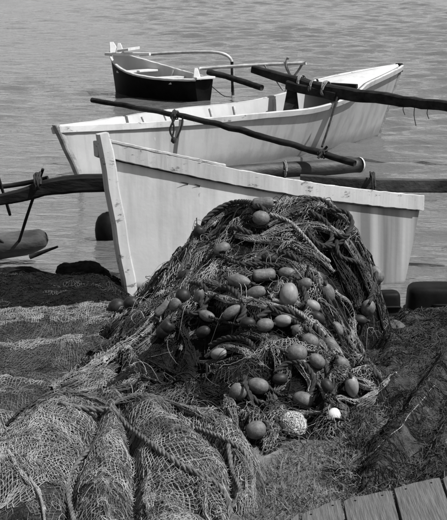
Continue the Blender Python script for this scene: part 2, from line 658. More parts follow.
class Boat:
    """hull between two end posts; near is the side towards the viewer"""

    def __init__(s, a_bot, a_top, b_bot, b_top, beam, plan_a, plan_b, flat=0.55, sag=0.0, rocker=0.0, heel=0.0, n=44, sheer=None, fall=0.0, full=0.85):
        s.ab, s.at, s.bb, s.bt = map(np.asarray, (a_bot, a_top, b_bot, b_top))
        ax = s.bb - s.ab
        ax[2] = 0
        s.ax = unit(ax)
        s.nn = np.array([s.ax[1], -s.ax[0], 0])            # towards the viewer
        s.u = np.linspace(0, 1, n)
        s.n = n
        u = s.u[:, None]
        s.K = s.ab * (1 - u) + s.bb * u
        s.K[:, 2] -= rocker * np.sin(np.pi * s.u)
        s.S = s.at * (1 - u) + s.bt * u
        s.S[:, 2] -= sag * np.sin(np.pi * s.u)
        if sheer is not None:
            s.S[:, 2] += sheer(s.u)
        uu = np.minimum(1, s.u / 0.5)
        vv = np.minimum(1, (1 - s.u) / 0.5)
        pa = plan_a + (1 - plan_a) * np.sin(np.pi / 2 * uu) ** full
        pb = plan_b + (1 - plan_b) * np.sin(np.pi / 2 * vv) ** full
        s.w = 0.5 * beam * np.minimum(pa, pb)
        s.flat, s.heel, s.fall = flat, heel, fall

    def pt(s, side, v, inset=0.0):
        """points along the boat at height share v on one side (side 1 near, -1 far, 0 keel)"""
        K, S = s.K, s.S
        c = K + (S - K) * v
        wid = (s.w - inset) * (s.flat + (1 - s.flat) * v ** 0.8) * (side != 0)
        off = np.maximum(wid, 0.0)[:, None] * s.nn * side
        dz = (c + off) - K
        lat = dz @ s.nn
        z = dz[:, 2]
        al = dz - lat[:, None] * s.nn
        al[:, 2] = 0
        ca, sa = math.cos(s.heel), math.sin(s.heel)
        lat2, z2 = lat * ca - z * sa, z * ca + lat * sa
        P = K + al + lat2[:, None] * s.nn
        P[:, 2] = K[:, 2] + z2
        if side < 0 and s.fall:
            P[:, 2] -= s.fall * v * np.sin(np.pi * s.u)
        return P

    def surface(s, inset=0.0, lift=0.0):
        rows = [s.pt(1, v, inset) for v in (1, 0.82, 0.62, 0.42, 0.22, 0.08, 0.0)] + [s.pt(0, 0.0)] + \
               [s.pt(-1, v, inset) for v in (0.0, 0.08, 0.22, 0.42, 0.62, 0.82, 1)]
        V = np.stack(rows, 1)
        if lift:
            V[:, 1:-1, 2] += lift
        return V

    def hull(s, parent, m_out, m_in, thick=0.02, transom=False):
        V = s.surface()
        k = V.shape[1]
        fs = [grid_faces(s.n, k)]
        o = obj('hull', V.reshape(-1, 3), fs, m_out, parent)
        Vi = s.surface(inset=thick, lift=thick)
        Vi[:, [0, -1], 2] -= 0.003
        i = obj('hull_lining', Vi.reshape(-1, 3), [grid_faces(s.n, k)[:, ::-1]], m_in, parent)
        return o, i

    def rail(s, parent, side, m, w, h, name='rail', drop=0.0, out=0.0, cap=None, lo=0, hi=None):
        P = s.pt(side, 1.0)[lo:hi]
        P = P + s.nn * side * out
        P[:, 2] -= drop
        d = s.pt(side, 1.0) - s.pt(side, 0.8)
        d = (d - (d @ s.ax)[:, None] * s.ax)[lo:hi]
        d[np.linalg.norm(d, axis=1) < 1e-6] = (0, 0, 1)
        up = d / np.linalg.norm(d, axis=1)[:, None]
        T = np.gradient(P, axis=0)
        T /= np.linalg.norm(T, axis=1)[:, None]
        sd = np.cross(T, up)
        sd *= np.sign((sd @ s.nn) * side)[:, None] + 1e-9
        sd /= np.linalg.norm(sd, axis=1)[:, None]
        V, f = sweep_rect(P + sd * (w / 2), sd, up, w, h)
        V = V + (0.0035 * fbm(V[:, 0] * 22, V[:, 1] * 22, V[:, 2] * 60, 3))[:, None] * (0.6 * s.nn * side + np.array([0, 0, 1.0]))
        return obj(name, V, f, m, parent, smooth=False)

    def post(s, parent, bot, top, m, w_ax, w_side, extra=0.05, name='stem_post', lean=0.0):
        d = unit(top - bot)
        P = np.linspace(bot - d * 0.02, top + d * extra, 10)
        P[:, :] += 0.004 * np.sin(np.arange(10) * 1.9)[:, None] * s.ax
        fw = unit(s.ax - d * (s.ax @ d))
        tp = np.ones(10)
        tp[-1] = 0.86
        V, f = sweep_rect(P, fw, s.nn, w_ax, w_side, tp)
        return obj(name, V, f, m, parent, smooth=False)

    def thwart(s, parent, u, v, m, w=0.16, h=0.03, name='thwart'):
        i = int(u * (s.n - 1))
        a, b = s.pt(1, v, 0.02)[i], s.pt(-1, v, 0.02)[i]
        t = np.linspace(0, 1, 6)[:, None]
        V, f = sweep_rect(a * (1 - t) + b * t, s.ax, np.array([0, 0, 1.0]), w, h)
        return obj(name, V, f, m, parent, smooth=False)

    def rib(s, parent, u, m, w=0.03, h=0.025, vs=(0.95, 0.6, 0.25, 0.02), name='rib'):
        i = int(u * (s.n - 1))
        mb = MB()
        P = [s.pt(1, v, 0.03)[i] for v in vs] + [s.pt(-1, v, 0.03)[i] for v in vs[::-1]]
        P = np.array(P)
        P[1:-1, 2] += 0.03
        T = np.gradient(P, axis=0)
        T /= np.linalg.norm(T, axis=1)[:, None]
        mb.add(*sweep_rect(P, s.ax, np.cross(T, s.ax), w, h))
        return mb.build(name, m, parent, smooth=False)


def beam_obj(name, P, w, h, m, parent, wob=0.006, seed=0, taper=None, rough_edges=True):
    """rough-hewn timber of rectangular section along P"""
    P = catmull(P, 0.08)
    T = np.gradient(P, axis=0)
    T /= np.linalg.norm(T, axis=1)[:, None]
    up = np.array([0, 0, 1.0]) - T * T[:, 2:3]
    up /= np.linalg.norm(up, axis=1)[:, None]
    P = P + up * (wob * vnoise(np.arange(len(P)) * 0.55, seed + 0.5))[:, None]
    sd = np.cross(T, up)
    tp = np.ones(len(P)) if taper is None else np.interp(np.linspace(0, 1, len(P)), *taper)
    tp = tp * (1 + 0.06 * vnoise(np.arange(len(P)) * 0.7, seed + 9.5))
    V, f = sweep_rect(P, sd, up, w, h, tp)
    return obj(name, V, f, m, parent, smooth=False)


def pole_obj(name, P, r, m, parent, wob=0.006, seed=0, sides=9, step=0.06):
    P = catmull(P, step)
    k = np.arange(len(P))
    P = P + np.stack([0 * k, wob * vnoise(k * 0.4, seed + 3.5), wob * vnoise(k * 0.4, seed + 0.5)], 1)
    if isinstance(r, tuple):
        rr = np.linspace(r[0], r[1], len(P))
    else:
        rr = np.full(len(P), r)
    rr = rr * (1 + 0.12 * vnoise(k * 0.8, seed + 7.5))
    return MB().tube(P, rr, sides).build(name, m, parent)


def lashing(parent, c, axis, r, turns, width, m, rr=0.008, name='lashing'):
    a = unit(axis)
    b = unit(np.cross(a, [0, 0, 1.0]))
    d = np.cross(a, b)
    t = np.linspace(0, 1, turns * 14)
    ph = t * turns * 2 * np.pi
    P = np.asarray(c) + a * ((t - 0.5) * width)[:, None] + r * (np.cos(ph)[:, None] * b + np.sin(ph)[:, None] * d)
    P = P + 0.004 * RNG.normal(size=P.shape)
    return MB().tube(P, rr, 5).build(name, m, parent)


m_hull_near = paint_mat('hull_paint_pale', 0.50, 0.11, 0.08, streak=0.45, grime_pos=(0.52, 0.78), chips=0.70, stern=(0.25, 1.0))
m_rail = paint_mat('rail_paint', 0.42, 0.14, 0.08, streak=0.6, chips=0.585)
m_hull_mid = paint_mat('hull_paint_grey', 0.34, 0.13, 0.08, streak=0.6, grime_pos=(0.45, 0.75), chips=0.66, weed=(0.17, 0.27))
m_in = paint_mat('lining_paint', 0.42, 0.2, 0.15, streak=0.4)
m_black = mat('black_paint', 0.003, 0.008, 6, 0.6, 0.2, 30, spec=0.08)
m_white = paint_mat('white_paint', 0.52, 0.25, 0.1, streak=0.5, chips=0.62)
m_wood_dark = mat('dark_timber', 0.004, 0.024, 10, 0.85, 0.9, 40, spec=0.12, stretch=(0.25, 1, 1), bdist=0.006)
m_wood_mid = mat('weathered_timber', 0.10, 0.28, 9, 0.85, 0.6, 40, stretch=(0.25, 1, 1), bdist=0.006)
m_wood_grey = mat('bleached_timber', 0.25, 0.5, 9, 0.85, 0.6, 40, stretch=(0.25, 1, 1), bdist=0.006)
m_pipe = mat('painted_pipe', 0.28, 0.5, 8, 0.4, 0.1, 30)
m_rope_dark = mat('dark_rope', 0.008, 0.03, 40, 0.9, 0.4, 300)
m_rope_light = mat('pale_rope', 0.09, 0.24, 40, 0.9, 0.4, 300)

# --- near boat, hauled out stern to the right
YB = 10.75
near = empty('outrigger_canoe', tuple(at(240, 290, YB + 0.2) * [1, 1, 0]))
near.location = (0, 0, 0)
nb = Boat(at(130, 292, YB), at(104, 141, YB), at(391, 285, YB + 0.8), at(409, 196, YB + 0.85), 0.60, 0.06, 0.80, flat=0.72,
          sag=0.02, heel=math.radians(6), n=120, full=0.9, rocker=0.06, sheer=lambda u: -0.03 * np.sin(np.pi * u), fall=0.02)
nb.hull(near, m_hull_near, m_in)
nb.rail(near, 1, m_rail, 0.024, 0.105, drop=0.045, out=0.003)
nb.rail(near, -1, m_rail, 0.035, 0.10, drop=0.045, out=-0.004)
nb.rail(near, 1, m_rail, 0.05, 0.018, name='cap_strip', drop=-0.014, out=-0.03, lo=2, hi=42)
nb.rail(near, 1, m_wood_dark, 0.026, 0.012, name='rubbing_strip', drop=0.099, out=0.003, lo=2, hi=-3)
nb.post(near, nb.ab, nb.at, m_rail, 0.085, 0.075, extra=0.05)
Vt = nb.surface()[-1]
kk = len(Vt)
ct = Vt.mean(0)
obj('transom', np.vstack([Vt, Vt + nb.ax * -0.03, ct[None] + [0, 0, 0.1], (ct + nb.ax * -0.03)[None] + [0, 0, 0.1]]),
    [np.stack([np.arange(kk), (np.arange(kk) + 1) % kk, np.full(kk, 2 * kk)], 1), np.stack([kk + (np.arange(kk) + 1) % kk, kk + np.arange(kk), np.full(kk, 2 * kk + 1)], 1)], m_hull_near, near, smooth=False)
for u_ in (0.3, 0.62, 0.82):
    nb.thwart(near, u_, 0.78, m_wood_grey)
for u_ in (0.15, 0.4, 0.52, 0.72):
    nb.rib(near, u_, m_wood_grey)

# its outrigger on the left: beam, spar, struts and float
Lb = [at(-60, 207, 11.75), at(10, 197, 11.72), at(55, 186, 11.7), at(130, 184, 11.6), at(250, 205, 11.35)]
beam_obj('boom', Lb, 0.10, 0.095, m_wood_dark, near, wob=0.012, seed=2, taper=([0, .2, .32, .42, 1], [0.75, 0.8, 1.0, 1.25, 1.2]))
pole_obj('spar', [at(-40, 189, 11.9), at(10, 186, 11.85), at(48, 178, 11.8)], 0.017, m_wood_dark, near, seed=4)
pole_obj('strut', [at(17, 248, 12.05), at(29, 210, 11.85), at(43, 169, 11.72)], 0.011, m_wood_dark, near, seed=5)
pole_obj('strut', [at(10, 215, 11.9), at(5, 198, 11.8), at(-3, 172, 11.72)], 0.011, m_wood_dark, near, seed=6)
pole_obj('strut', [at(-6, 236, 12.0), at(8, 246, 12.02)], 0.008, m_wood_dark, near, seed=6)
pole_obj('strut', [at(30, 257, 11.95), at(58, 247, 11.9)], (0.018, 0.008), m_wood_dark, near, seed=7)
lashing(near, at(38, 183, 11.72), (1, 0, 0.1), 0.065, 4, 0.05, m_rope_dark, 0.009)
fl = np.array([0, 0, 0.045]) + catmull([at(-90, 256, 12.1), at(-30, 255, 12.1), at(10, 251, 12.1), at(30, 248, 12.1), at(42, 244, 12.1), at(47, 242, 12.1)], 0.05)
k_ = np.linspace(0, 1, len(fl))
MB().tube(fl, np.interp(k_, [0, .55, .8, .92, 1], [0.095, 0.10, 0.09, 0.07, 0.03]) * (1 + 0.04 * vnoise(np.arange(len(fl)) * .6, 2.5)), 16).build(
    'outrigger_float', mat('float_timber', 0.02, 0.11, 6, 0.8, 0.6, 25, stretch=(0.4, 1, 1), bdist=0.01), near)
# plank boom on the right, laid across the far rail
beam_obj('boom', [at(300, 181, 12.0), at(380, 185, 11.95), at(500, 186, 11.9)], 0.05, 0.095, mat('tarred_plank', 0.008, 0.07, 5, 0.85, 0.9, 40, stretch=(0.6, 1, 1), spec=0.1, bdist=0.006), near, wob=0.003, seed=12)
lashing(near, at(372, 185, 11.95), (1, 0, 0), 0.09, 3, 0.03, m_rope_dark, 0.007)
# scars in the paint of the near side
for sx, sy, sw in ((188, 183, 0.05), (199, 186, 0.035)):
    best = None
    for v_ in np.linspace(0.5, 0.9, 41):
        Pn = nb.pt(1, v_)
        for i_ in range(10, 80):
            d_ = Pn[i_] - EYE
            px_ = 223.5 + F * d_[0] / (d_[1] * CP - d_[2] * SP)
            py_ = 260 - F * (d_[1] * SP + d_[2] * CP) / (d_[1] * CP - d_[2] * SP)
            e_ = (px_ - sx) ** 2 + (py_ - sy) ** 2
            if best is None or e_ < best[0]:
                best = (e_, Pn[i_])
    c_ = best[1] + nb.nn * 0.0012
    tq = np.linspace(-1, 1, 9)
    top_ = np.stack([tq * sw, 0 * tq, 0.012 * np.abs(tq) ** 0.6], 1)
    bot_ = np.stack([tq * sw, 0 * tq, 0.012 * np.abs(tq) ** 0.6 - 0.009 * (1 - np.abs(tq)) - 0.003], 1)
    V_ = np.concatenate([top_, bot_])
    V_ = c_ + V_[:, :1] * nb.ax + V_[:, 2:] * np.array([0, 0, 1.0]) + 0.0
    obj('scar', V_, np.stack([np.arange(8), np.arange(8) + 9, np.arange(8) + 10, np.arange(8) + 1], 1), m_wood_dark, near)
tag(near, 'pale wooden outrigger canoe hauled ashore right behind the heap of nets', 'boat', 'outrigger canoes')

# --- middle boat, afloat
mid = empty('outrigger_canoe')
mb_ = Boat(at_z(87, 192, -0.05), at(57, 127, 15.95), at_z(376, 139, -0.05), at(399, 70, 20.3), 0.98, 0.05, 0.06, flat=0.6, sag=0.10,
           sheer=lambda u: 0.06 * sstep(0.735, 0.80, u) - 0.06 * np.exp(-((u - 0.62) / 0.16) ** 2))
mb_.hull(mid, m_hull_mid, m_in)
mb_.rail(mid, 1, m_rail, 0.028, 0.065, drop=0.028, out=-0.004)
mb_.rail(mid, -1, m_rail, 0.04, 0.065, drop=0.028, out=-0.004)
mb_.post(mid, mb_.ab, mb_.at, m_wood_mid, 0.07, 0.07, extra=0.03)
mb_.post(mid, mb_.bb, mb_.bt, m_wood_mid, 0.06, 0.06, extra=0.03, name='bow_post')
mb_.post(mid, mb_.bt, mb_.bt + [0, 0, 0.04], m_wood_dark, 0.075, 0.075, extra=0.04, name='post_cap')
# decks at the ends
for nm, i0, i1 in (('foredeck', 33, 44), ('afterdeck', 0, 6)):
    a_, b_ = mb_.pt(1, 0.985, 0.02)[i0:i1], mb_.pt(-1, 0.985, 0.02)[i0:i1]
    t_ = np.linspace(0, 1, 7)[None, :, None]
    D = a_[:, None] * (1 - t_) + b_[:, None] * t_
    D[:, :, 2] += 0.03 * (1 - (2 * t_[0, :, 0][None] - 1) ** 2)
    D2 = D.copy()
    D2[:, :, 2] -= 0.022
    MB().add(D.reshape(-1, 3), grid_faces(D.shape[0], 7)).add(D2.reshape(-1, 3), grid_faces(D.shape[0], 7)[:, ::-1]).build(nm, m_white, mid)
P_ = np.array([mb_.pt(1, 0.97, 0.03)[33], mb_.pt(-1, 0.97, 0.03)[33]])
t_ = np.linspace(0, 1, 5)[:, None]
V_, f_ = sweep_rect(P_[0] * (1 - t_) + P_[1] * t_ + [0, 0, 0.02], mb_.ax, np.array([0, 0, 1.0]), 0.04, 0.09)
obj('coaming', V_, f_, m_wood_dark, mid, smooth=False)
for u_ in (0.2, 0.42, 0.6):
    mb_.thwart(mid, u_, 0.72, m_wood_grey)
for u_ in (0.12, 0.28, 0.36, 0.5, 0.56, 0.68):
    mb_.rib(mid, u_, m_wood_grey)
# forward boom: heavy dark beam across the hull, with its bracket and lashings
fb = [at(253, 69, 19.35), at(290, 80, 19.0), at(330, 91, 18.6), at(390, 99, 18.1), at(447, 107, 17.6), at(520, 119, 17.0)]
beam_obj('boom', fb, 0.10, 0.115, m_wood_dark, mid, wob=0.012, seed=21, taper=([0, .15, .3, .42, .6, 1], [0.7, 1.0, 1.25, 1.2, 0.95, 0.8]))
beam_obj('boom_cleat', [at(288, 85, 18.95), at(337, 97, 18.5)], 0.09, 0.10, m_wood_dark, mid, wob=0.01, seed=22)
for (lx, ly), ly_ in (((301, 83), 18.9), ((314, 86), 18.75), ((326, 89), 18.62)):
    lashing(mid, at(lx, ly, ly_), (0.8, -0.55, -0.1), 0.088, 3, 0.035, m_rope_light, 0.006)
V_, f_ = sweep_rect(np.linspace(at(292, 86, 19.0), at(291, 113, 18.75), 6), unit((0.8, -0.55, 0)), unit((0.55, 0.8, 0)), 0.14, 0.05, np.linspace(0.7, 1.35, 6))
obj('boom_bracket', V_, f_, m_wood_dark, mid, smooth=False)
# after pole and the float it carries
pole_obj('boom', [at(92, 100, 17.5), at(180, 116, 16.75), at(260, 136, 16.3), at(355, 163, 15.8)], (0.026, 0.033), m_wood_dark, mid, wob=0.012, seed=23)
lashing(mid, at(323, 153.5, 15.95), (0.8, -0.55, -0.2), 0.04, 4, 0.06, m_rope_dark, 0.008)
lashing(mid, at(175, 115, 16.78), (0.8, -0.55, -0.2), 0.04, 4, 0.06, m_rope_dark, 0.008)
pole_obj('peg', [at(327, 147, 15.95), at(318, 158, 15.9)], 0.012, m_wood_dark, mid)
lf = catmull([at(190, 178, 15.7), at(262, 171, 16.0), at(320, 168, 16.15), at(359, 165, 16.3)], 0.06)
k_ = np.arange(len(lf))
flt = MB().tube(lf, 0.075 * (1 + 0.10 * vnoise(k_ * 0.35, 4.5)), 14).build('outrigger_float', mat('wet_log', 0.01, 0.045, 8, 0.6, 0.7, 30, stretch=(.4, 1, 1), bdist=0.01), mid)
MB().tube([at(359, 165, 16.3), at(360.3, 164.9, 16.31)], 0.076, 14).build('cut_end', m_wood_grey, mid)
lashing(mid, at(284, 170, 16.05), (1, 0.2, 0), 0.083, 2, 0.02, m_rope_light, 0.006)
# ropes hanging on the side, pole leaning on the bow
mbr = MB()
for pts in ([(171, 115), (174, 128), (172, 139)], [(183, 117), (181, 128), (176, 140)], [(176, 116), (170, 130), (175, 141)]):
    mbr.tube(catmull([at(a, b, 16.35) for a, b in pts], 0.03), 0.010, 6)
mbr.build('hanging_rope', m_rope_dark, mid)
MB().tube([at(173, 138, 16.34), at(174, 140, 16.34), at(175, 143, 16.34)], np.array([0.02, 0.035, 0.02]), 8).build('rope_knot', m_rope_dark, mid)
pole_obj('boat_hook', [at(337, 98, 18.3), at(330, 122, 17.7), at(322, 147, 17.2)], 0.011, m_wood_dark, mid)
for a_, b_, c_ in ((404, 104, 115), (415, 104, 126), (428, 108, 119)):
    pts = [at(a_, b_, 18.6), at(a_ - 1, (b_ + c_) / 2, 18.6), at(a_ + 1, c_, 18.6)]
    MB().tube(catmull(pts, 0.05), 0.005, 5).build('hanging_line', m_rope_dark, mid)
tag(mid, 'pale outrigger canoe afloat with heavy dark boom laid across its raised bow', 'boat', 'outrigger canoes')

# --- far boat, black hull
far = empty('rowing_boat')
fb_ = Boat(at_z(117, 95, -0.05), at(112, 52, 26.1), at_z(204, 105, -0.05), at(204, 79, 24.5), 0.90, 0.06, 0.38, flat=0.62, sag=0.10)
fb_.hull(far, m_black, m_in)
Vt = fb_.surface()[-1]
kk = len(Vt)
ct = Vt.mean(0)
obj('transom', np.vstack([Vt, Vt + fb_.ax * -0.03, ct[None] * [1, 1, 1] + [0, 0, 0.05], (ct + fb_.ax * -0.03)[None] + [0, 0, 0.05]]),
    [np.stack([np.arange(kk), (np.arange(kk) + 1) % kk, np.full(kk, 2 * kk)], 1), np.stack([kk + (np.arange(kk) + 1) % kk, kk + np.arange(kk), np.full(kk, 2 * kk + 1)], 1)], m_black, far, smooth=False)
fb_.rail(far, 1, m_white, 0.035, 0.035, drop=0.0, out=-0.02)
fb_.rail(far, -1, m_white, 0.03, 0.03, drop=0.0, out=-0.02)
a_, b_ = fb_.pt(1, 1)[-1], fb_.pt(-1, 1)[-1]
t_ = np.linspace(0, 1, 5)[:, None]
V_, f_ = sweep_rect(a_ * (1 - t_) + b_ * t_ + [0, 0, 0.015], fb_.ax, np.array([0, 0, 1.0]), 0.10, 0.035)
obj('transom_cap', V_, f_, m_white, far, smooth=False)
for u_, v_ in ((0.3, 0.8), (0.55, 0.8), (0.8, 0.82)):
    fb_.thwart(far, u_, v_, m_white if u_ != 0.55 else m_wood_grey, w=0.18)
for u_ in (0.45, 0.68):
    fb_.rib(far, u_, m_white)
# bow breasthook: two upright white horns and a cross bar
beam_obj('bow_bar', [at(106, 54, 26.0), at(118, 54, 25.8), at(150, 54, 25.5)], 0.05, 0.045, m_white, far, wob=0.002)
V_, f_ = sweep_rect(np.linspace(at(115, 53, 26.0), at(111.5, 42, 26.05), 5), np.array([1.0, 0, 0]), np.array([0, 1.0, 0]), 0.10, 0.05, np.array([1.5, 1.4, 1.1, .9, .6]))
obj('bow_horn', V_, f_, m_white, far, smooth=False)
V_, f_ = sweep_rect(np.linspace(at(120, 53, 25.8), at(119, 43, 25.8), 5), np.array([1.0, 0, 0]), np.array([0, 1.0, 0]), 0.09, 0.05, np.array([1.5, 1.3, 1, .8, .5]))
obj('bow_horn', V_, f_, m_white, far, smooth=False)
V_, f_ = sweep_rect(np.linspace(at(123, 50, 25.7), at(134, 48.5, 25.6), 5), np.array([0.3, .9, 0]), np.array([0, 0, 1.0]), 0.5, 0.04)
obj('bow_seat', V_, f_, m_white, far, smooth=False)
V_, f_ = sweep_rect(np.linspace(at(197, 80, 24.5), at(196, 68, 24.55), 5), np.array([1.0, 0, 0]), np.array([0, 1.0, 0]), 0.09, 0.06, np.array([1.4, 1.2, 1, .8, .45]))
obj('stern_horn', V_, f_, m_white, far, smooth=False)
# bent pipe frame of its outrigger
pole_obj('frame_pipe', [at(140, 55, 26.9), at(170, 53, 26.6), at(205, 52, 26.2), at(222, 53.5, 26.0), at(230, 58, 26.0), at(232, 64, 26.0), at(232.5, 79, 26.0), at(232.5, 92, 26.0)], 0.024, m_pipe, far, wob=0)
pole_obj('frame_pipe', [at(200, 69, 25.6), at(232, 66.5, 25.4), at(270, 64.5, 25.2), at(306, 63, 25.0)], 0.026, m_pipe, far, wob=0.003)
pole_obj('post', [at(232, 62, 25.6), at(232.3, 80, 25.6), at(233, 95, 25.6)], 0.022, m_wood_dark, far)
pole_obj('post', [at(288, 58, 25.1), at(286, 66, 25.1), at(292, 80, 25.1), at(294, 92, 25.1)], 0.02, m_wood_mid, far)
pole_obj('post', [at(303, 63, 25.05), at(298, 71, 25.1), at(290, 82, 25.1), at(284, 95, 25.1)], 0.017, m_wood_mid, far)
pole_obj('post', [at(264, 65, 25.2), at(272, 75, 25.2), at(283, 90, 25.2)], 0.014, m_wood_mid, far)
pole_obj('boom', [at(208, 72, 25.0), at(230, 77.5, 24.8), at(262, 88, 24.4)], 0.045, m_wood_dark, far)
MB().tube(catmull([at(208, 83, 25.0), at(216, 90, 24.9), at(224, 96, 24.8), at(232, 97, 24.8)], 0.05), 0.006, 5).build('mooring_line', m_rope_dark, far)
tag(far, 'small black rowing boat with white inside and bent white pipe frame, farthest out', 'boat')

# ------------------------------------------------------------------ nets
m_core = mat('net_core', 0.004, 0.016, 30, 0.95, 0.9, 90, bdist=0.02, spec=0.05)
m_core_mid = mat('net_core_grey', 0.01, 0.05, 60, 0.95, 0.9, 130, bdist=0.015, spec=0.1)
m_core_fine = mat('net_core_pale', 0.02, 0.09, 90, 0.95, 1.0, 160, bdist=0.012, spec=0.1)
m_net_pale = mat('net_twine_pale', 0.19, 0.40, 9, 0.9, 0, spec=0.2)
m_net_grey = mat('net_twine_grey', 0.055, 0.19, 9, 0.9, 0, spec=0.2)
m_net_dark = mat('net_twine_dark', 0.005, 0.020, 9, 0.9, 0, spec=0.1)
m_net_mid = mat('net_twine_brown', 0.02, 0.08, 9, 0.9, 0, spec=0.15)


def sheet(name, h, x0, x1, y0, y1, step, m, parent, other, lift=0.0, rough=0.0, mask=None):
    """solid under-layer of a heap: the height field where it lies above what it rests on"""
    gx, gy = np.arange(x0, x1, step), np.arange(y0, y1, step)
    X, Y = np.meshgrid(gx, gy, indexing='ij')
    Z = h(X, Y) + lift
    if rough:
        Z = Z + rough * fbm(X * 28, Y * 28, 1.0, 3)
    ok = Z > other(X, Y) - 0.03
    if mask is not None:
        ok &= mask(X, Y)
    f = grid_faces(len(gx), len(gy))
    f = f[ok.ravel()[f].any(1)]
    V = np.stack([X, Y, Z], 2).reshape(-1, 3)
    used = np.zeros(len(V), bool)
    used[f.ravel()] = True
    idx = np.cumsum(used) - 1
    return obj(name, V[used], idx[f], m, parent)


def netting(h, inside, cx, cy, size, cell, ang, rad, seed, lift=0.006, jit=0.25, warp=0.05, wfreq=2.5, aspect=1.5, drop=0.04, zl=0.012, sub=2, squash=0.0):
    """knotted netting laid over a height field: returns prism arrays"""
    n = int(size / cell)
    a, b = np.meshgrid(np.arange(-n // 2, n // 2), np.arange(-n // 2, n // 2), indexing='ij')
    a, b = a.astype(float), b.astype(float)
    rg = np.random.default_rng(seed)
    a = a + jit * rg.normal(size=a.shape) * 0.5
    b = b + jit * rg.normal(size=b.shape) * 0.5
    u = (a + b) * 0.7071 * cell * aspect
    v = (a - b) * 0.7071 * cell / aspect
    ca, sa = math.cos(ang), math.sin(ang)
    x, y = cx + u * ca - v * sa, cy + u * sa + v * ca
    wx = warp * fbm(x * wfreq, y * wfreq, seed * 1.7, 3)
    wy = warp * fbm(x * wfreq + 40, y * wfreq, seed * 1.7, 3)
    x, y = x + wx, y + wy
    z = h(x, y) + lift + zl * fbm(x * 16, y * 16, seed * 0.9, 2) + 0.3 * zl * rg.normal(size=x.shape)
    P = np.stack([x, y, z], 2)
    keep = inside(x, y, z)
    E = []
    for di, dj in ((1, 0), (0, 1)):
        A, B = P[:P.shape[0] - di, :P.shape[1] - dj], P[di:, dj:]
        k = keep[:P.shape[0] - di, :P.shape[1] - dj] & keep[di:, dj:]
        k &= rg.random(k.shape) > drop
        E.append((A[k], B[k]))
    A, B = np.vstack([e[0] for e in E]), np.vstack([e[1] for e in E])
    if sub > 1:
        M = (A + B) / 2
        M[:, :2] += 0.12 * cell * rg.normal(size=(len(M), 2))
        M[:, 2] += 0.10 * cell * rg.normal(size=len(M)) - 0.05 * cell
        hm = h(M[:, 0], M[:, 1]) + rad * 0.3
        M[:, 2] = np.maximum(M[:, 2], hm)
        A, B = np.vstack([A, M]), np.vstack([M, B])
    L = np.linalg.norm(A - B, axis=1)
    ok = L < 4 * cell
    return edges_to_prisms(A[ok], B[ok], rad * (0.8 + 0.4 * rg.random(ok.sum())))


def fray(pts, nrm_up, count, length, rad, seed):
    """loose curly bits of twine standing off a net"""
    rg = np.random.default_rng(seed)
    c = pts[rg.integers(0, len(pts), count)]
    d1 = rg.normal(size=(count, 3))
    d1 /= np.linalg.norm(d1, axis=1)[:, None]
    d1[:, 2] = np.abs(d1[:, 2]) * nrm_up
    d2 = rg.normal(size=(count, 3))
    ln = length * (0.5 + rg.random(count))[:, None]
    p0 = c
    p1 = c + d1 * ln * 0.5
    p2 = p1 + (d1 * 0.5 + 0.5 * d2) * ln * 0.4
    p2[:, 2] -= 0.3 * ln[:, 0]
    return edges_to_prisms(np.vstack([p0, p1]), np.vstack([p1, p2]), rad)


def path_on(pix, h=None, lift=0.0, step=0.012):
    pts = []
    for q in pix:
        w = hit(q[0], q[1], h)
        if w is None:
            continue
        w = toward(w, lift + (q[2] if len(q) > 2 else 0.0))
        pts.append(w)
    return catmull(pts, step)


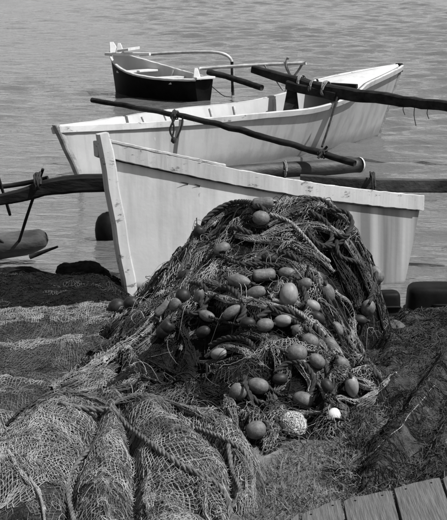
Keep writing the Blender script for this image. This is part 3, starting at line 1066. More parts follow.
def hank(name, pix, r, m, parent, seed, rad=0.0014, lift=None, core=None, h=None, flat=0.6, step=0.0145, m2=None):
    """a fold of bunched netting: many slack twines that run together along a path, linked by knots"""
    P = path_on(pix, h, r * 0.7 if lift is None else lift, step)
    rg = np.random.default_rng(seed)
    T, N, B = frames(P)
    n = len(P)
    s = np.arange(n) * step
    ends = np.clip(np.minimum(np.arange(n) + 1.5, n - np.arange(n) + 0.5) / 8, 0.3, 1) ** 0.6
    pinch = ends * np.clip(0.85 + 0.45 * vnoise(s * 7 + seed, 0.5), 0.45, 1.3)
    core_r = np.maximum(0.42 * r * pinch, 0.003)
    V, f = tube_arrays(P, core_r, 9)
    V = V + (0.12 * r * fbm(V[:, 0] * 30, V[:, 1] * 30, V[:, 2] * 30, 2))[:, None] * np.array([0.5, -0.5, 0.6])
    o = MB().add(V, f).build(name, core or m_core, parent)
    ns = int(14 + r / 0.05 * 24)
    th = np.linspace(0, 2 * np.pi, ns, endpoint=False) + 0.25 * rg.normal(size=ns)
    rho = np.sqrt(0.45 + 0.55 * rg.random(ns))
    tw = 0.8 * rg.normal()
    Q = np.zeros((ns, n, 3))
    for k in range(ns):
        a = th[k] + tw * s / 0.3 + 0.9 * vnoise(s * 9, k * 3.7 + seed, 0.5)
        q = r * pinch * rho[k] * (1 + 0.32 * vnoise(s * 16, k * 5.3, seed + 0.5))
        loose = 1 + 0.7 * np.maximum(0, vnoise(s * 6 + 9, k * 2.9, seed * 1.3 + 0.5) - 0.45)
        Q[k] = P + (q * loose * np.cos(a) * flat)[:, None] * N + (q * loose * np.sin(a))[:, None] * B
    Q = Q + rg.normal(size=Q.shape) * 0.0008
    E0, E1 = [Q[:, :-1].reshape(-1, 3)], [Q[:, 1:].reshape(-1, 3)]
    ra = [np.repeat(rad * (0.75 + 0.6 * rg.random(ns)), n - 1)]
    for dk in (1, 2):
        A, Bq = Q[:, :-1], np.roll(Q, -dk, axis=0)[:, 1:]
        k = (rg.random(A.shape[:2]) < 0.42) & (np.linalg.norm(A - Bq, axis=2) < 0.035)
        E0.append(A[k])
        E1.append(Bq[k])
        ra.append(np.full(int(k.sum()), rad * 0.95))
    mbk = MB().add(*edges_to_prisms(np.vstack(E0), np.vstack(E1), np.concatenate(ra)))
    mbk.add(*fray(Q.reshape(-1, 3), 0.8, n * 1, 0.02, rad * 0.7, seed + 5))
    tw_ = mbk.build('twine', m, o)
    tw_['kind'] = 'stuff'
    return o


def tangle(name, h, inside, box, count, K, step, rad, m, parent, seed, curl=0.5, arch=0.035, base=0.010):
    """loose ends and slack loops of twine lying over a heap"""
    rg = np.random.default_rng(seed)
    x0, x1, y0, y1 = box
    x = np.zeros(0)
    y = np.zeros(0)
    while len(x) < count:
        a, b = x0 + (x1 - x0) * rg.random(count * 4), y0 + (y1 - y0) * rg.random(count * 4)
        k = inside(a, b, 0)
        x, y = np.concatenate([x, a[k]]), np.concatenate([y, b[k]])
    x, y = x[:count], y[:count]
    C = np.zeros((count, K, 3))
    hd = rg.random(count) * 6.28
    cu = curl * rg.normal(size=count)
    lift = arch * rg.random(count) ** 2
    for k in range(K):
        C[:, k, 0], C[:, k, 1] = x, y
        C[:, k, 2] = h(x, y) + base + lift * math.sin(math.pi * k / (K - 1)) + 0.0015 * rg.normal(size=count)
        hd = hd + cu + 0.14 * rg.normal(size=count)
        x, y = x + step * np.cos(hd), y + step * np.sin(hd)
    A, B = C[:, :-1].reshape(-1, 3), C[:, 1:].reshape(-1, 3)
    ok = np.abs(A[:, 2] - B[:, 2]) < 4 * step
    o = MB().add(*edges_to_prisms(A[ok], B[ok], np.repeat(rad * (0.7 + 0.6 * rg.random(count)), K - 1)[ok])).build(name, m, parent)
    o['kind'] = 'stuff'
    return o


def rope(name, pix, r, m, parent, h=None, lift=None, pitch=None, strands=3, step=0.008):
    P = path_on(pix, h, r * 0.8 + 0.018 if lift is None else lift, step)
    return rope_arrays(P, r, pitch, strands).build(name, m, parent)


# --- the heap
heap = empty('net_heap')


def rest_h(x, y):
    return np.maximum(ground_h(x, y), spread_h(x, y) * (x < -0.25) - 9 * (x >= -0.25))


sheet('net_core', heap_h, -1.3, 1.25, 6.7, 9.9, 0.016, m_core, heap, rest_h, rough=0.014)  # near-black colour stands in for deep shade between the folds


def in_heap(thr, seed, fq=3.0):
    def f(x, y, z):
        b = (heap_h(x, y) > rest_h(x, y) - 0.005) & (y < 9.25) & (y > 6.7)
        return b & (ridge(x, y) - 1.2 * hollow(x, y) * (thr > 0) + 0.18 * fbm(x * fq * 3, y * fq * 3, seed, 2) > thr)  # lighter twine left off valleys and hollow: their shade is painted dark
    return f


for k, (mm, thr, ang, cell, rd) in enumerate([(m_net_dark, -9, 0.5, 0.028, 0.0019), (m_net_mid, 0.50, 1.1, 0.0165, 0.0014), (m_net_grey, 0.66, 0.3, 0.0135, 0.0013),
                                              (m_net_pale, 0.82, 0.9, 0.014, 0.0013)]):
    c_ = at(270, 330, 8.0)
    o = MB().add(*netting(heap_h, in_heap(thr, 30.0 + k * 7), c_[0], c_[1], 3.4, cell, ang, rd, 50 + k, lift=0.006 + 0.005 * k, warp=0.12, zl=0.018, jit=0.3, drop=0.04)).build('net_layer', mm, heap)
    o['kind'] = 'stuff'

HANKS = [
    # top of the heap
    ([(200, 233), (212, 218), (235, 208), (258, 210)], 0.050, 'g'),
    ([(208, 240), (228, 224), (250, 222), (268, 226)], 0.040, 'm'),
    ([(268, 226), (292, 212), (318, 206), (340, 214), (350, 226)], 0.045, 'g'),
    ([(262, 236), (290, 228), (320, 226), (342, 236)], 0.050, 'p'),
    ([(236, 236), (262, 240), (292, 244), (318, 256), (334, 272)], 0.045, 'p'),
    ([(196, 250), (216, 238), (236, 236)], 0.045, 'm'),
    ([(176, 276), (194, 256), (214, 244)], 0.045, 'g'),
    ([(340, 232), (352, 250), (364, 272), (374, 300)], 0.050, 'g'),
    ([(330, 240), (340, 262), (352, 284), (358, 306)], 0.050, 'm'),
    ([(236, 258), (262, 258), (288, 262), (308, 276)], 0.040, 'g'),
    ([(206, 266), (230, 268), (252, 266)], 0.035, 'd'),
    # the band that runs over the middle
    ([(150, 306), (178, 292), (206, 284), (226, 288)], 0.042, 'g'),
    ([(200, 290), (232, 300), (262, 304), (292, 312), (316, 326), (332, 348), (344, 370), (362, 384), (384, 382)], 0.042, 'p'),
    ([(244, 306), (276, 312), (300, 322), (318, 340), (328, 366)], 0.036, 'g'),
    ([(318, 300), (334, 314), (344, 336), (360, 360), (380, 376)], 0.042, 'g'),
    ([(334, 292), (348, 306), (352, 326), (350, 342)], 0.048, 'p'),
    ([(272, 300), (300, 304), (316, 312)], 0.032, 'p'),
    # the front face
    ([(206, 356), (226, 346), (246, 350), (262, 366)], 0.036, 'p'),
    ([(200, 362), (222, 364), (242, 360), (258, 372)], 0.030, 'g'),
    ([(232, 336), (256, 334), (280, 344)], 0.034, 'm'),
    ([(262, 336), (278, 352), (284, 374), (276, 392)], 0.040, 'g'),
    ([(284, 352), (304, 366), (314, 388), (308, 410)], 0.036, 'p'),
    ([(318, 356), (322, 378), (330, 398), (346, 408)], 0.036, 'g'),
    ([(250, 372), (268, 388), (276, 404), (292, 410)], 0.036, 'm'),
    ([(262, 402), (282, 412), (304, 414), (322, 412)], 0.030, 'p'),
    ([(226, 396), (232, 412), (236, 428)], 0.034, 'g'),
    ([(270, 396), (276, 414), (284, 430)], 0.034, 'm'),
    ([(318, 410), (338, 398), (356, 402), (372, 394), (388, 380)], 0.026, 'p'),
    ([(366, 360), (378, 378), (372, 398), (358, 408)], 0.030, 'g'),
    ([(346, 344), (360, 366), (368, 392)], 0.026, 'd'),
    ([(196, 316), (214, 328), (238, 326)], 0.036, 'd'),
    ([(180, 322), (188, 342), (196, 366)], 0.036, 'd'),  # dark twine, shade of the hollow put in by colour
    ([(180, 350), (186, 338), (196, 330)], 0.022, 'g'),
    ([(150, 362), (172, 374), (200, 388), (222, 396)], 0.045, 'd'),  # this and the next: dark twine as painted shade in the hollow
    ([(172, 398), (196, 398), (218, 408), (234, 424)], 0.040, 'd'),
    # the tail that runs down to the left
    ([(168, 302), (156, 318), (138, 336), (112, 354), (84, 372), (52, 388)], 0.050, 'p'),
    ([(174, 312), (160, 330), (140, 350), (112, 368), (76, 384), (46, 396)], 0.044, 'g'),
    ([(128, 304), (118, 322), (106, 340), (90, 352)], 0.055, 'm'),
    ([(150, 302), (138, 318), (122, 338)], 0.055, 'm'),
    ([(160, 340), (144, 356), (126, 374), (104, 388)], 0.034, 'd'),
    ([(50, 396), (76, 392), (98, 388)], 0.026, 'p'),
    ([(62, 402), (92, 396), (128, 388), (152, 384)], 0.036, 'g'),
]
HM = {'p': mat('net_twine_fold', 0.13, 0.34, 9, 0.9, 0, spec=0.2), 'g': m_net_grey, 'm': m_net_mid, 'd': m_net_dark}
for k, (pix, r, c) in enumerate(HANKS):
    hank('net_fold', pix, r * 0.9, HM[c], heap, 100 + k)
for k, (mm, cnt, rd, cu) in enumerate([(m_net_pale, 160, 0.0012, 0.2), (m_net_grey, 300, 0.0012, 0.25), (m_net_dark, 300, 0.0020, 0.3), (m_net_grey, 30, 0.0030, 0.25), (m_net_dark, 90, 0.0055, 0.2)]):
    tangle('loose_twine', heap_h, in_heap(0.45 if k != 2 else -9, 60.0 + k), (-1.1, 0.95, 6.9, 9.3), cnt, 14, 0.012, rd, mm, heap, 400 + k, curl=cu, base=0.016, arch=0.06)

# float lines and ropes over the heap
ROPES = [
    ([(203, 222), (216, 210), (236, 202), (256, 204), (268, 214)], 0.014, 'd'),
    ([(270, 214), (290, 222), (306, 238), (318, 252), (330, 262)], 0.013, 'g'),
    ([(292, 214), (306, 200), (322, 200), (336, 210)], 0.012, 'd'),
    ([(330, 210), (346, 212), (352, 224), (346, 236), (334, 234)], 0.013, 'd'),
    ([(306, 232), (318, 244), (334, 246), (344, 240)], 0.013, 'd'),
    ([(336, 240), (340, 256), (356, 262), (368, 270)], 0.012, 'd'),
    ([(192, 268), (182, 284), (166, 300), (160, 322)], 0.008, 'g'),
    ([(206, 316), (202, 300), (212, 290), (228, 288), (240, 298), (244, 312), (238, 322)], 0.015, 'd'),
    ([(240, 300), (262, 298), (288, 306), (306, 318), (322, 332), (336, 352)], 0.014, 'g'),
    ([(274, 292), (280, 284), (292, 280), (302, 286), (306, 300), (300, 308)], 0.013, 'd'),
    ([(268, 306), (288, 318), (308, 330), (320, 346), (328, 372), (334, 396)], 0.012, 'd'),
    ([(300, 268), (312, 278), (322, 290), (330, 304), (338, 322)], 0.012, 'd'),
    ([(222, 256), (240, 264), (262, 264), (288, 268), (306, 280)], 0.012, 'd'),
    ([(236, 384), (228, 400), (230, 420), (238, 432)], 0.011, 'g'),
    ([(366, 258), (376, 270), (374, 288), (366, 304)], 0.010, 'd'),
    ([(254, 262), (270, 252), (292, 256), (304, 268), (296, 280)], 0.014, 'd'),
    ([(178, 292), (186, 284), (200, 284), (208, 294), (204, 308), (192, 314), (180, 306)], 0.013, 'd'),
    ([(206, 240), (218, 230), (236, 228), (252, 234)], 0.014, 'd'),
    ([(258, 318), (276, 308), (300, 316), (318, 330), (326, 350), (318, 366)], 0.015, 'd'),
    ([(276, 372), (290, 362), (306, 366), (314, 382), (306, 398), (288, 398)], 0.013, 'd'),
    ([(336, 318), (348, 334), (360, 354), (374, 372), (382, 384)], 0.014, 'd'),
    ([(244, 376), (248, 392), (262, 404), (282, 406)], 0.013, 'd'),
    ([(210, 346), (226, 338), (246, 340), (258, 352)], 0.013, 'd'),
    ([(310, 212), (326, 222), (332, 238), (322, 248)], 0.013, 'd'),
    ([(176, 388), (196, 380), (214, 372)], 0.009, 'm'),
]
RM = {'g': m_rope_light, 'd': m_rope_dark, 'm': m_net_mid}
for pix, r, c in ROPES:
    rope('float_line', pix, r * (0.72 if c == 'g' else 1.0), RM[c], heap, lift=0.055)
tag(heap, 'tall heap of tangled fishing net and float line in front of the boats', 'fishing net')

# --- front bundle
bun = empty('net_bundle')


def rest_b(x, y):
    return np.maximum(ground_h(x, y), spread_h(x, y) * (x < -0.25) - 9 * (x >= -0.25))


def bundle_m(x, y):
    return bundle_h(x, y)


bmask = lambda X, Y: (Y < 7.12) & (X < 0.3)
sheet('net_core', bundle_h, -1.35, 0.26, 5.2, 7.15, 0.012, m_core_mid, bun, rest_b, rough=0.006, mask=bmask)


def in_bundle(thr, seed, fq=4.0):
    def f(x, y, z):
        return (bundle_h(x, y) > rest_b(x, y) - 0.01) & (y < 6.95) & (x < 0.24) & (x > -1.22) & (y > 5.45) & (fbm(x * fq, y * fq, seed, 2) > thr)
    return f


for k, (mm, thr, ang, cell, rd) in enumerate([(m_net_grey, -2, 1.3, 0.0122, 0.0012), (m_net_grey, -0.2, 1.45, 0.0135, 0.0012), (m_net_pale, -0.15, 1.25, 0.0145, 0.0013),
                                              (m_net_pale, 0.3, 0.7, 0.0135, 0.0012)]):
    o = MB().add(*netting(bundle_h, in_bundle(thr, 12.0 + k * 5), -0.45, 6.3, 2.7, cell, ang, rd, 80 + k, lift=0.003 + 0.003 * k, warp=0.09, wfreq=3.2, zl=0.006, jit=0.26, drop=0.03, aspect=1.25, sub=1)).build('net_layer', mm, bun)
    o['kind'] = 'stuff'
for k, (pix, r, c) in enumerate([([(8, 424), (34, 404), (62, 394), (92, 398), (110, 406)], 0.035, 'g'),
                                 ([(112, 404), (140, 397), (170, 402), (204, 416), (236, 436)], 0.030, 'g'),
                                 ([(196, 470), (206, 486), (206, 510), (214, 530)], 0.024, 'p'),
                                 ([(150, 470), (148, 494), (154, 530)], 0.024, 'p'),
                                 ([(236, 450), (248, 470), (250, 500), (246, 530)], 0.030, 'g'),
                                 ([(108, 480), (104, 500), (112, 530)], 0.018, 'g'),
                                 ([(8, 450), (22, 474), (36, 490), (44, 510)], 0.020, 'p')]):
    hank('net_fold', pix, r * 0.8, HM[c], bun, 300 + k, core=m_core_mid, h=bundle_h)
for k, (mm, cnt, rd) in enumerate([(m_net_pale, 500, 0.0012), (m_net_grey, 700, 0.0012)]):
    tangle('loose_twine', bundle_h, in_bundle(-0.2, 70.0 + k), (-1.2, 0.2, 5.5, 6.9), cnt, 12, 0.009, rd, mm, bun, 440 + k, curl=0.5, base=0.014, arch=0.02)
for pix, r, c in [([(98, 410), (112, 411), (126, 424), (150, 443), (178, 463), (206, 478), (222, 490), (230, 512), (232, 540)], 0.0125, 'b'),
                  ([(196, 428), (222, 438), (244, 452), (252, 472), (250, 498)], 0.010, 'b'),
                  ([(112, 416), (98, 440), (78, 462), (68, 488), (76, 530)], 0.0105, 'b'),
                  ([(228, 444), (232, 470), (240, 490), (232, 508)], 0.010, 'b'),
                  ([(60, 404), (80, 408), (104, 410)], 0.013, 'b'),
                  ([(30, 478), (40, 496), (44, 515), (46, 540)], 0.006, 'l')]:
    rope('rope', pix, r, mat('brown_rope', 0.035, 0.13, 40, 0.9, 0.4, 300) if c == 'b' else m_rope_light, bun, h=bundle_h)
tag(bun, 'rounded bundle of knotted netting bound with thick rope, nearest the viewer', 'fishing net')

# --- light net spread on the left
spr = empty('spread_net')


def rest_s(x, y):
    return ground_h(x, y)


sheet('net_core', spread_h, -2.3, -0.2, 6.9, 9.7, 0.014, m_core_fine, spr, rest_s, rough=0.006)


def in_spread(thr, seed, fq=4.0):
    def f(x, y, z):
        return (spread_h(x, y) > ground_h(x, y) - 0.005) & (y < 9.3) & (x < -0.25) & (x > -1.4) & (y > 6.9) & (spread_h(x, y) - ground_h(x, y) + 0.02 * fbm(x * fq * 2, y * fq * 2, seed, 2) > thr)  # lighter twine only on raised folds; shade of troughs and creases is coloured in
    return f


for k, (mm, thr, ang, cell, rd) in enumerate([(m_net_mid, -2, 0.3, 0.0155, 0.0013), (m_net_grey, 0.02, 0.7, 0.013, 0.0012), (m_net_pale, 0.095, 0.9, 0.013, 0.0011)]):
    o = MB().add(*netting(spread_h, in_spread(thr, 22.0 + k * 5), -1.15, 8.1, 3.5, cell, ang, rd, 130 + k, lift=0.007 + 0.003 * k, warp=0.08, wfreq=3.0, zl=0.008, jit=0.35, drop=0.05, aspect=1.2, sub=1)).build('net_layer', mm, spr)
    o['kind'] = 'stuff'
tag(spr, 'pale fine net spread in long soft folds at the left edge', 'fishing net')

drk = empty('spread_net')
sheet('net_core', dark_h, -2.6, -0.45, 8.5, 11.3, 0.018, m_core, drk, rest_h, rough=0.012)


def in_dark(thr, seed):
    def f(x, y, z):
        return (dark_h(x, y) > rest_h(x, y) - 0.005) & (y < 11.2) & (x < -0.5) & (x > -1.9) & (y > 8.5) & (fbm(x * 4, y * 7, seed, 2) > thr)
    return f


for k, (mm, thr, ang, cell) in enumerate([(m_net_dark, -2, 0.3, 0.026), (m_net_mid, 0.55, 1.2, 0.018)]):
    o = MB().add(*netting(dark_h, in_dark(thr, 2.0 + k * 5), -1.5, 10.1, 3.4, cell, ang, 0.002, 160 + k, lift=0.004 + 0.004 * k, warp=0.08, zl=0.014, jit=0.35)).build('net_layer', mm, drk)
    o['kind'] = 'stuff'
tag(drk, 'dark wet net lying along the water edge left of the stem post', 'fishing net')


# ------------------------------------------------------------------ floats
def lathe(prof, seg=22):
    prof = np.asarray(prof, float)
    a = np.linspace(0, 2 * np.pi, seg, endpoint=False)
    V = np.stack([prof[:, 0][:, None] * np.cos(a), prof[:, 0][:, None] * np.sin(a), np.broadcast_to(prof[:, 1][:, None], (len(prof), seg))], 2)
    return V.reshape(-1, 3), grid_faces(len(prof), seg, close_v=True)


def float_prof(kind):
    """unit float along z, half length 1, half width 1, with its bored hole"""
    pr = [(0.13, -0.30), (0.13, -0.90), (0.16, -0.965), (0.22, -0.985)]
    if kind == 'barrel':
        pr += [(0.55, -0.96), (0.80, -0.88), (0.94, -0.72), (0.99, -0.4), (1.0, -0.03), (0.985, 0.0), (1.0, 0.03), (0.99, 0.4), (0.94, 0.72), (0.80, 0.88), (0.55, 0.96)]
    elif kind == 'egg':
        for t in np.linspace(-75, 78, 15):
            s = math.radians(t)
            pr.append((math.cos(s) * (1.0 - 0.12 * math.sin(s)), math.sin(s)))
    else:
        for t in np.linspace(-75, 75, 16):
            s = math.radians(t)
            pr.append((math.cos(s) ** 0.9 * (0.985 if abs(t) < 3 else 1), math.sin(s)))
    pr += [(0.22, 0.985), (0.16, 0.965), (0.13, 0.90), (0.13, 0.30)]
    return pr


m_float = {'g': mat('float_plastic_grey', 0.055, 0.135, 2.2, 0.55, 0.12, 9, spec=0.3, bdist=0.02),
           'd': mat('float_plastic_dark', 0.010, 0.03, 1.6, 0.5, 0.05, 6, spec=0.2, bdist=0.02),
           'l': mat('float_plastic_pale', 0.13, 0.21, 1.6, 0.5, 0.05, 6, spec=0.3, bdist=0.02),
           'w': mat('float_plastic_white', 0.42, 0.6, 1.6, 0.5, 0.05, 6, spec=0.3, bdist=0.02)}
FM = {}
for kd in ('barrel', 'egg', 'oval'):
    for c in m_float:
        me = raw_mesh('net_float', *lathe(float_prof(kd)))
        me.materials.append(m_float[c])
        FM[kd, c] = me
# column, row, half length, half width (picture rows), tilt of its axis from upright, shape, shade, label
FLOATS = [
    (263, 203, 11, 6, 85, 'barrel', 'g', 'grey barrel-shaped float lying level at the very top of the net heap'),
    (261, 218, 9, 7.5, 100, 'oval', 'g', 'plump grey float right under the topmost barrel float'),
    (199, 232, 7, 6, 20, 'oval', 'd', 'dark float at the left shoulder of the heap top'),
    (222, 249, 9, 6.5, 65, 'oval', 'g', 'lone grey float in the dark hollow below the heap top, upper left'),
    (186, 276, 9, 6.5, 75, 'oval', 'd', 'dark oval float low against the canoe side at the left slope'),
    (239, 281, 13, 7, 97, 'egg', 'g', 'long grey float, left end of the row across the upper heap'),
    (264, 275, 12, 6.5, 88, 'barrel', 'g', 'grey barrel float, middle of the row across the upper heap'),
    (287, 273, 9, 6, 95, 'oval', 'g', 'small grey float, right end of the row across the upper heap'),
    (256, 293, 11, 7, 68, 'oval', 'g', 'tilted grey float just below the upper row, left of the big egg float'),
    (289, 294, 12, 9.5, 5, 'egg', 'l', 'big pale upright egg float ringed by dark rope, centre of the heap'),
    (327, 293, 11, 8, -12, 'egg', 'g', 'grey upright float right of the big pale egg float'),
    (318, 277, 9, 6, 120, 'oval', 'd', 'dark tilted float above the grey upright one, right of centre'),
    (376, 275, 9.5, 8, -20, 'egg', 'g', 'grey float hanging at the right edge of the heap against the canoe'),
    (368, 308, 9, 7.5, 15, 'oval', 'g', 'grey float just left of the small black tub'),
    (313, 306, 8, 6, 120, 'oval', 'l', 'pale float half sunk in net below the grey upright one'),
    (359, 320, 8, 5.5, 95, 'oval', 'd', 'dark flat float under the one by the small black tub'),
    (283, 321, 9.5, 6.5, 80, 'oval', 'l', 'pale float under the rope band, below the big egg float'),
    (265, 325, 9, 7, 85, 'oval', 'g', 'grey float under the rope band, left of the pale one'),
    (299, 331, 7.5, 6.5, 110, 'oval', 'g', 'small grey float, upper of the slanting string right of centre'),
    (310, 341, 9, 7.5, 115, 'oval', 'g', 'grey float, second of the slanting string right of centre'),
    (297, 353, 10.5, 9.5, 100, 'oval', 'g', 'large round dark-grey float in the middle of the front face'),
    (332, 347, 11, 6.5, 150, 'egg', 'g', 'narrow slanting float, top of the right-hand pair beside the pale fold'),
    (343, 366, 11, 7, 145, 'egg', 'g', 'narrow slanting float, lower of the right-hand pair'),
    (352, 387, 11, 7, 172, 'egg', 'l', 'pale pointed float standing upright at the lower right of the heap'),
    (303, 400, 11, 8.5, 105, 'oval', 'g', 'grey float low on the front face, above the net-wrapped white float'),
    (334, 415, 7.5, 7, 10, 'egg', 'w', 'bright white egg-shaped float at the grass edge'),
    (258, 386, 11, 8.5, 100, 'oval', 'g', 'grey float, right one of the two side by side at lower left front'),
    (238, 392, 9.5, 9, 30, 'oval', 'g', 'grey float, left one of the two side by side at lower left front'),
    (256, 430, 10.5, 9.5, 80, 'oval', 'g', 'lowest grey float, alone in the dark beside the front bundle'),
    (219, 354, 9, 6, 75, 'oval', 'l', 'pale float peeping from net in the dark hollow on the left front'),
    (165, 329, 10, 7, 40, 'barrel', 'd', 'dark barrel float at the upper end of the pale net tail'),
    (163, 309, 10, 5, 50, 'barrel', 'g', 'narrow grey barrel float above the dark one on the left slope'),
    (199, 296, 9, 5.5, 12, 'oval', 'g', 'slim upright float left of the coiled rope ring'),
    (183, 296, 8, 8, 0, 'oval', 'd', 'round black float on the left slope beside the slim upright one'),
    (232, 312, 11, 6, 55, 'egg', 'g', 'slanting grey float inside the coiled rope ring'),
    (207, 316, 9, 5.5, 110, 'oval', 'g', 'small grey float under the coiled rope ring'),
    (117, 307, 9, 8.5, 60, 'oval', 'd', 'round dark float on the ground left of the canoe stem foot'),
    (131, 303, 8, 7, 70, 'oval', 'd', 'dark float at the canoe stem foot'),
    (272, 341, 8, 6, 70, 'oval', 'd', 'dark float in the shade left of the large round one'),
    (318, 318, 8, 6, 130, 'oval', 'd', 'dark float half hidden where the two pale folds meet'),
    (337, 329, 8, 6, 150, 'oval', 'g', 'grey float on the right fold just above the narrow slanting pair'),
    (248, 323, 8, 6, 95, 'oval', 'd', 'dark float at the left end of the row under the rope band'),
    (270, 258, 9, 6, 100, 'oval', 'd', 'dark float tucked under the pale fold of the upper heap'),
    (305, 284, 8, 6, 60, 'oval', 'g', 'grey float between the big pale egg float and the dark tilted one'),
    (176, 304, 8, 6, 40, 'oval', 'g', 'grey float just right of the narrow barrel float on the left slope'),
    (317, 361, 9, 7, 130, 'oval', 'g', 'grey float right of the large round one, below the slanting string'),
    (327, 386, 8, 6, 150, 'oval', 'd', 'dark float left of the pale pointed float at lower right'),
    (280, 379, 8, 6, 90, 'oval', 'd', 'dark float right of the two side by side at lower left front'),
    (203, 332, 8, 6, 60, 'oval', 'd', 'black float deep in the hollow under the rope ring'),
]
def ax_of(tilt, k):
    t = math.radians(tilt)
    return np.array((math.sin(t), 0.35 * math.sin(k * 2.3) - 0.1, math.cos(t)))


FPOS = []
for k, (px, py, hl, hw, tilt, kd, c, lab) in enumerate(FLOATS):
    s = hit(px, py)
    dist = np.linalg.norm(s - EYE) / F
    a, b = 0.97 * hl * dist, 0.97 * hw * dist
    c0 = toward(s, b * 0.75 + 0.048) + (np.array([0, -0.05, 0.0]) if k == 0 else 0)
    if k == 0:      # the topmost one lies on the crest
        c0 = at(px, py, c0[1])
    FPOS.append((c0, ax_of(tilt, k), a))
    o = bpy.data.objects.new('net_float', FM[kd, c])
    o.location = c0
    o.scale = (b, b, a)
    ax = Vector(ax_of(tilt, k))
    o.rotation_mode = 'QUATERNION'
    o.rotation_quaternion = ax.to_track_quat('Z', 'Y')
    link(o)
    tag(o, lab, 'float', 'net floats on the heap')

# the lines they are threaded on
for seq in ([0, 1], [3, 4], [5, 6, 7, 11, 10], [8, 9], [14, 39, 18, 19], [16, 17, 35, 34], [21, 22, 23], [12, 13, 15], [27, 26, 24], [20, 38, 29], [32, 33, 31, 30], [28, 27]):
    pts = []
    for i_ in seq:
        c0, ax_, a_ = FPOS[i_]
        ax_ = ax_ / np.linalg.norm(ax_)
        ref = (FPOS[seq[seq.index(i_) + 1]][0] - c0) if i_ != seq[-1] else (c0 - FPOS[seq[-2]][0])
        sg = 1 if ax_ @ ref > 0 else -1
        ext = 1.25 if i_ in (seq[0], seq[-1]) else 1.1
        if pts:
            mid_ = (pts[-1] + c0 - sg * ax_ * a_ * 1.1) / 2
            pts.append(mid_ + np.array([0, 0.02, -0.02]))
        pts += [c0 - sg * ax_ * a_ * ext, c0, c0 + sg * ax_ * a_ * ext]
    rope_arrays(catmull(pts, 0.008), 0.0075).build('float_line', m_rope_dark, heap)

# the float wrapped in white net
s = hit(293, 425)
c0 = toward(s, 0.045)
wf = empty('net_float', tuple(c0))
me = raw_mesh('body', *lathe(float_prof('oval')))
me.materials.append(m_float['l'])
o = bpy.data.objects.new('body', me)
o.scale = (0.042, 0.042, 0.05)
link(o, wf)
rg = np.random.default_rng(5)
n_ = 1500
dv = rg.normal(size=(n_, 3))
dv /= np.linalg.norm(dv, axis=1)[:, None]
A = dv * (0.045 + 0.010 * rg.random(n_))[:, None]
tv = rg.normal(size=(n_, 3))
tv -= dv * (tv * dv).sum(1)[:, None]
tv /= np.linalg.norm(tv, axis=1)[:, None]
B = A + tv * (0.012 + 0.02 * rg.random(n_))[:, None]
o = MB().add(*edges_to_prisms(A, B, 0.0013)).build('net_wrapping', mat('net_twine_white', 0.4, 0.6, 9, 0.9, 0), wf)
o['kind'] = 'stuff'
tag(wf, 'white float wrapped in fluffy net at the foot of the heap', 'float', 'net floats on the heap')

# ------------------------------------------------------------------ right bank: cloth, rocks, tubs
m_tarp = mat('dark_net_mass', 0.010, 0.09, 22, 0.95, 1.0, 130, bdist=0.025, spec=0.1, detail=10)
tp = empty('crumpled_net')
sheet('net_core', tarp_h, 0.3, 2.1, 5.9, 9.6, 0.0135, m_tarp, tp, lambda x, y: ground_h(x, y), rough=0.009)


def in_bank(thr, seed):
    def f(x, y, z):
        return (tarp_h(x, y) > ground_h(x, y) + 0.015) & (tarp_h(x, y) > heap_h(x, y) - 0.01) & (x < 1.35) & (y < 9.4) & (fbm(x * 5, y * 3, seed, 3) > thr)
    return f


for k, (mm, thr, ang, cell) in enumerate([(m_net_dark, -0.2, 0.9, 0.017), (m_net_mid, 0.05, 0.6, 0.016)]):
    o = MB().add(*netting(tarp_h, in_bank(thr, 8.0 + k * 5), 0.85, 7.8, 3.4, cell, ang, 0.0014, 190 + k, lift=0.006 + 0.004 * k, warp=0.10, wfreq=3.5, zl=0.014, jit=0.4, drop=0.06, sub=1)).build('net_layer', mm, tp)
    o['kind'] = 'stuff'
for k, (mm, cnt, rd) in enumerate([(m_net_grey, 160, 0.0012), (m_net_mid, 700, 0.0015), (m_net_dark, 500, 0.002)]):
    tangle('loose_twine', tarp_h, in_bank(-0.2, 90.0 + k), (0.4, 1.3, 6.1, 9.3), cnt, 10, 0.011, rd, mm, tp, 470 + k, curl=0.3, base=0.006, arch=0.02)
tag(tp, 'dark crumpled net lying over the bank at the right', 'fishing net')
for pix, nm, lab, r_ in [([(436, 384), (430, 390), (424, 398), (416, 407), (408, 416), (402, 426), (393, 433), (384, 440), (374, 452)], 'string', 'thin pale string lying along a fold of the dark crumpled net', 0.0020),
                         ([(372, 398), (382, 386), (390, 376), (396, 372)], 'twig', 'short pale stick poking out from the right foot of the heap', 0.005)]:
    P = path_on(pix, top_h, 0.016, 0.02)
    tag(MB().tube(P, r_ * (1 + 0.2 * vnoise(np.arange(len(P)) * 0.8, 3.5)), 6).build(nm, m_wood_grey if nm == 'twig' else m_rope_light), lab, nm)


def rock(px, py, Y, sx, sy, sz, seed, m, label, sink=0.3):
    c = at(px, py, Y)
    u = np.linspace(0, 2 * np.pi, 40, endpoint=False)
    v = np.linspace(-np.pi / 2, np.pi / 2, 22)
    U, V = np.meshgrid(u, v, indexing='ij')
    d = np.stack([np.cos(V) * np.cos(U), np.cos(V) * np.sin(U), np.sin(V)], 2)
    r = 1 + 0.28 * fbm(d[..., 0] * 1.6 + seed, d[..., 1] * 1.6, d[..., 2] * 1.6, 4)
    P = d * r[..., None] * np.array([sx, sy, sz]) + c - np.array([0, 0, sz * sink])
    o = obj('rock', P.reshape(-1, 3), grid_faces(40, 22, close_u=True), m)
    tag(o, label, 'rock', 'rocks on the shore')
    return o


